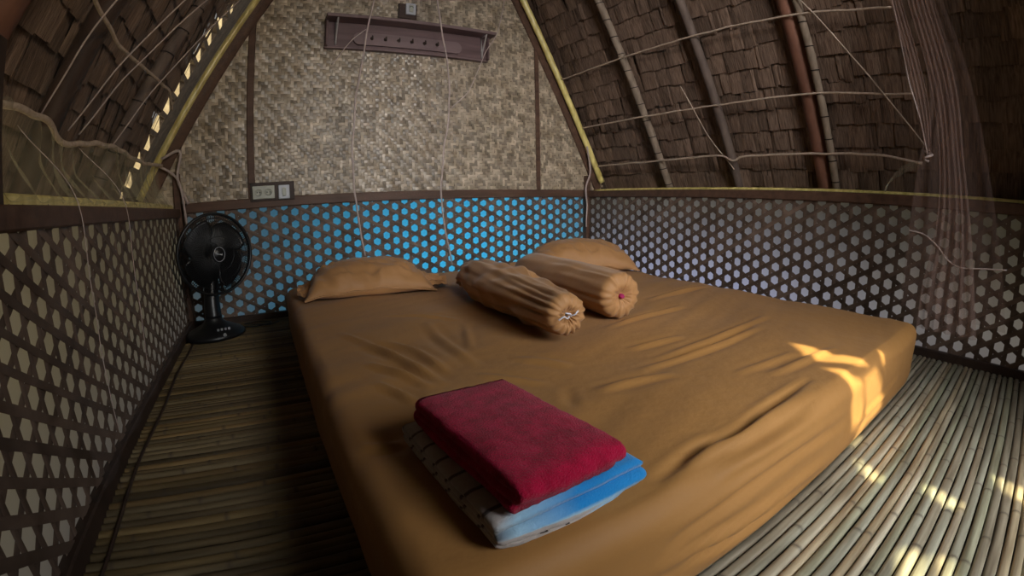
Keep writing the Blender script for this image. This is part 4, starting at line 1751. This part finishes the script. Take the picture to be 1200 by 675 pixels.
# dense core
drape('gathered_side', [(X - .02, -2.095, 1.32), (X - .02, -2.085, 1.24), (X, -2.130, 0.943), (X, -2.150, 0.726), (X, -2.150, 0.516), (X, -2.120, 0.30), (X, -2.12, 0.16)],
      [(X - .02, -2.200, 1.32), (X - .02, -2.165, 1.24), (X, -2.215, 0.943), (X, -2.232, 0.726), (X, -2.262, 0.516), (X, -2.30, 0.30), (X, -2.33, 0.16)],
      M['net_bunch'], 5, 0.016, (1, 0, 0), 160, 60, 1)
# loose outer film
drape('loose_side', [(X - .01, -2.10, 1.28), (X, -2.125, 0.89), (X, -2.076, 0.669), (X, -2.050, 0.388), (X, -2.055, 0.22)],
      [(X - .01, -2.189, 1.28), (X, -2.25, 1.023), (X, -2.291, 0.807), (X, -2.335, 0.577), (X, -2.42, 0.20)],
      M['net_loose'], 3, 0.012, (1, 0, 0), 90, 50, 2)
# thin strand on its left, tied by a knot
drape('tied_strand', [(X - .02, -2.020, 1.32), (X - .02, -2.020, 1.24), (X, -2.070, 0.90), (X, -2.105, 0.72)],
      [(X - .02, -2.085, 1.32), (X - .02, -2.065, 1.24), (X, -2.118, 0.90), (X, -2.125, 0.72)],
      M['net_bunch'], 4, 0.010, (1, 0, 0), 60, 30, 3)
seam([(X, -2.023, 1.30), (X, -2.05, 1.0), (X, -2.082, 0.860), (X, -2.112, 0.72)], 0.0028)
seam([(X, -2.055, 0.473), (X, -2.085, 0.470), (X, -2.115, 0.462), (X, -2.160, 0.43), (X, -2.194, 0.395), (X, -2.24, 0.375), (X, -2.31, 0.380), (X, -2.394, 0.387)], 0.0024)
# knot with a pulled corner of net
mb = MB()
mb.tube([(X + 0.012 * math.cos(i * 0.7), -2.114 + 0.014 * math.sin(i * 0.7), 0.700 + 0.003 * i) for i in range(12)], 0.004, 6)
reparent(mb.build('knot', M['seam']), net)
mb = MB()


def ff(u, v):
    a = Vector((X, -2.100, 0.690))
    p = a + Vector((0.05 * v, 0.15 * v, (-0.075 - 0.02 * u) * v + 0.0)) + Vector((0, 0.055 * v * (1 - v), 0.075 * (u) * (v * (1 - v)) * 2))
    return p + Vector((0.008 * math.sin(u * 14) * v, 0, 0))


mb.grid(ff, 24, 24)
reparent(mb.build('pulled_corner', M['net_left']), net)

# left drape: from the thick cord down over the ledge and the weave wall
topL = [LSP(.165, -1.62, .012), LSP(.148, -1.30, .012), LSP(.118, -1.105, .012), LSP(.158, -0.80, .012), LSP(.158, -0.50, .012), LSP(.16, -0.25, .012), LSP(.165, -0.08, .03)]
midL = [Vector((-0.015, y, 0.59)) for y in (-1.62, -1.32, -1.08, -0.80, -0.52, -0.28, -0.10)]
botL = [Vector((0.035, y, 0.10)) for y in (-1.66, -1.36, -1.10, -0.84, -0.56, -0.34, -0.18)]
tA, tB, tC = bezier(topL, 8), bezier(midL, 8), bezier(botL, 8)
mb = MB()


def fl_(u, v):
    a = lerp_path(tA, u)
    b_ = lerp_path(tB, u)
    p = a.lerp(b_, v)
    w = math.sin(u * 2 * PI * 15 + 3.0 * noise.noise((u * 6, v * 1.2, 3)) + v * 2.0)
    k = 0.016 * (0.4 + 0.9 * abs(noise.noise((u * 9, v * 2, 7))))
    sag = -0.03 * math.sin(PI * v)
    return p + Vector((sag + w * k, 0.02 * noise.noise((u * 8, v * 3, 2)), w * k * 0.3))


mb.grid(fl_, 260, 34)
reparent(mb.build('left_drape', M['net_left']), net)
mb = MB()


def fl2(u, v):
    a = lerp_path(tB, u * 0.66)
    b_ = lerp_path(tC, u * 0.66)
    p = a.lerp(b_, v)
    w = math.sin(u * 2 * PI * 5 + 2.0 * noise.noise((u * 4, v * 1.2, 13)))
    return p + Vector((0.045 + 0.008 * w, 0, 0))


mb.grid(fl2, 120, 24)
reparent(mb.build('left_skirt', M['net_back']), net)
for (y0, z0, y1, z1) in ((-1.39, 0.73, -1.44, 0.12), (-1.02, 0.74, -1.10, 0.14)):
    seam([LSP(.12, y0, .01), (0.03, y0 - 0.01, 0.60), (0.052, (y0 + y1) / 2, 0.36), (0.055, y1, z1)], 0.0012)
# folds that climb from the cord towards the hanging point above the bed
mb = MB()


def fup(u, v):
    a = lerp_path(tA, u)
    top = LSP(1.15, -1.35 + 0.75 * u, 0.16)
    p = a.lerp(top, v)
    w = math.sin(u * 2 * PI * 13 + 3.0 * noise.noise((u * 6, v * 1.0, 23)))
    return p + Vector((0.012 * w, 0.012 * w, -0.05 * math.sin(PI * v)))


mb.grid(fup, 240, 30)
reparent(mb.build('upper_drape', M['net_back']), net)
for (y0, y1) in ((-1.30, -1.42), (-1.12, -0.95), (-1.05, -0.80), (-0.75, -0.62)):
    seam([LSP(.15, y0, .005), LSP(.50, y0 * 0.6 + y1 * 0.4, .05), LSP(1.10, y1, .15)], 0.0024)
# strands where the net is caught in both back corners
seam([LSP(.165, -0.06, 0), (0.00, -0.05, 0.74), (0.03, -0.05, 0.66), (0.05, -0.06, 0.50)], 0.006)
seam([LSP(.20, -0.06, 0.02), (0.03, -0.045, 0.85), (0.015, -0.045, 0.72), (0.06, -0.05, 0.60)], 0.007)
seam([RSP(.25, -0.06, 0.02), (RW - 0.02, -0.06, 0.73), (RW - 0.055, -0.055, 0.62), (RW - 0.045, -0.055, 0.50), (RW - 0.05, -0.055, 0.36)], 0.006)
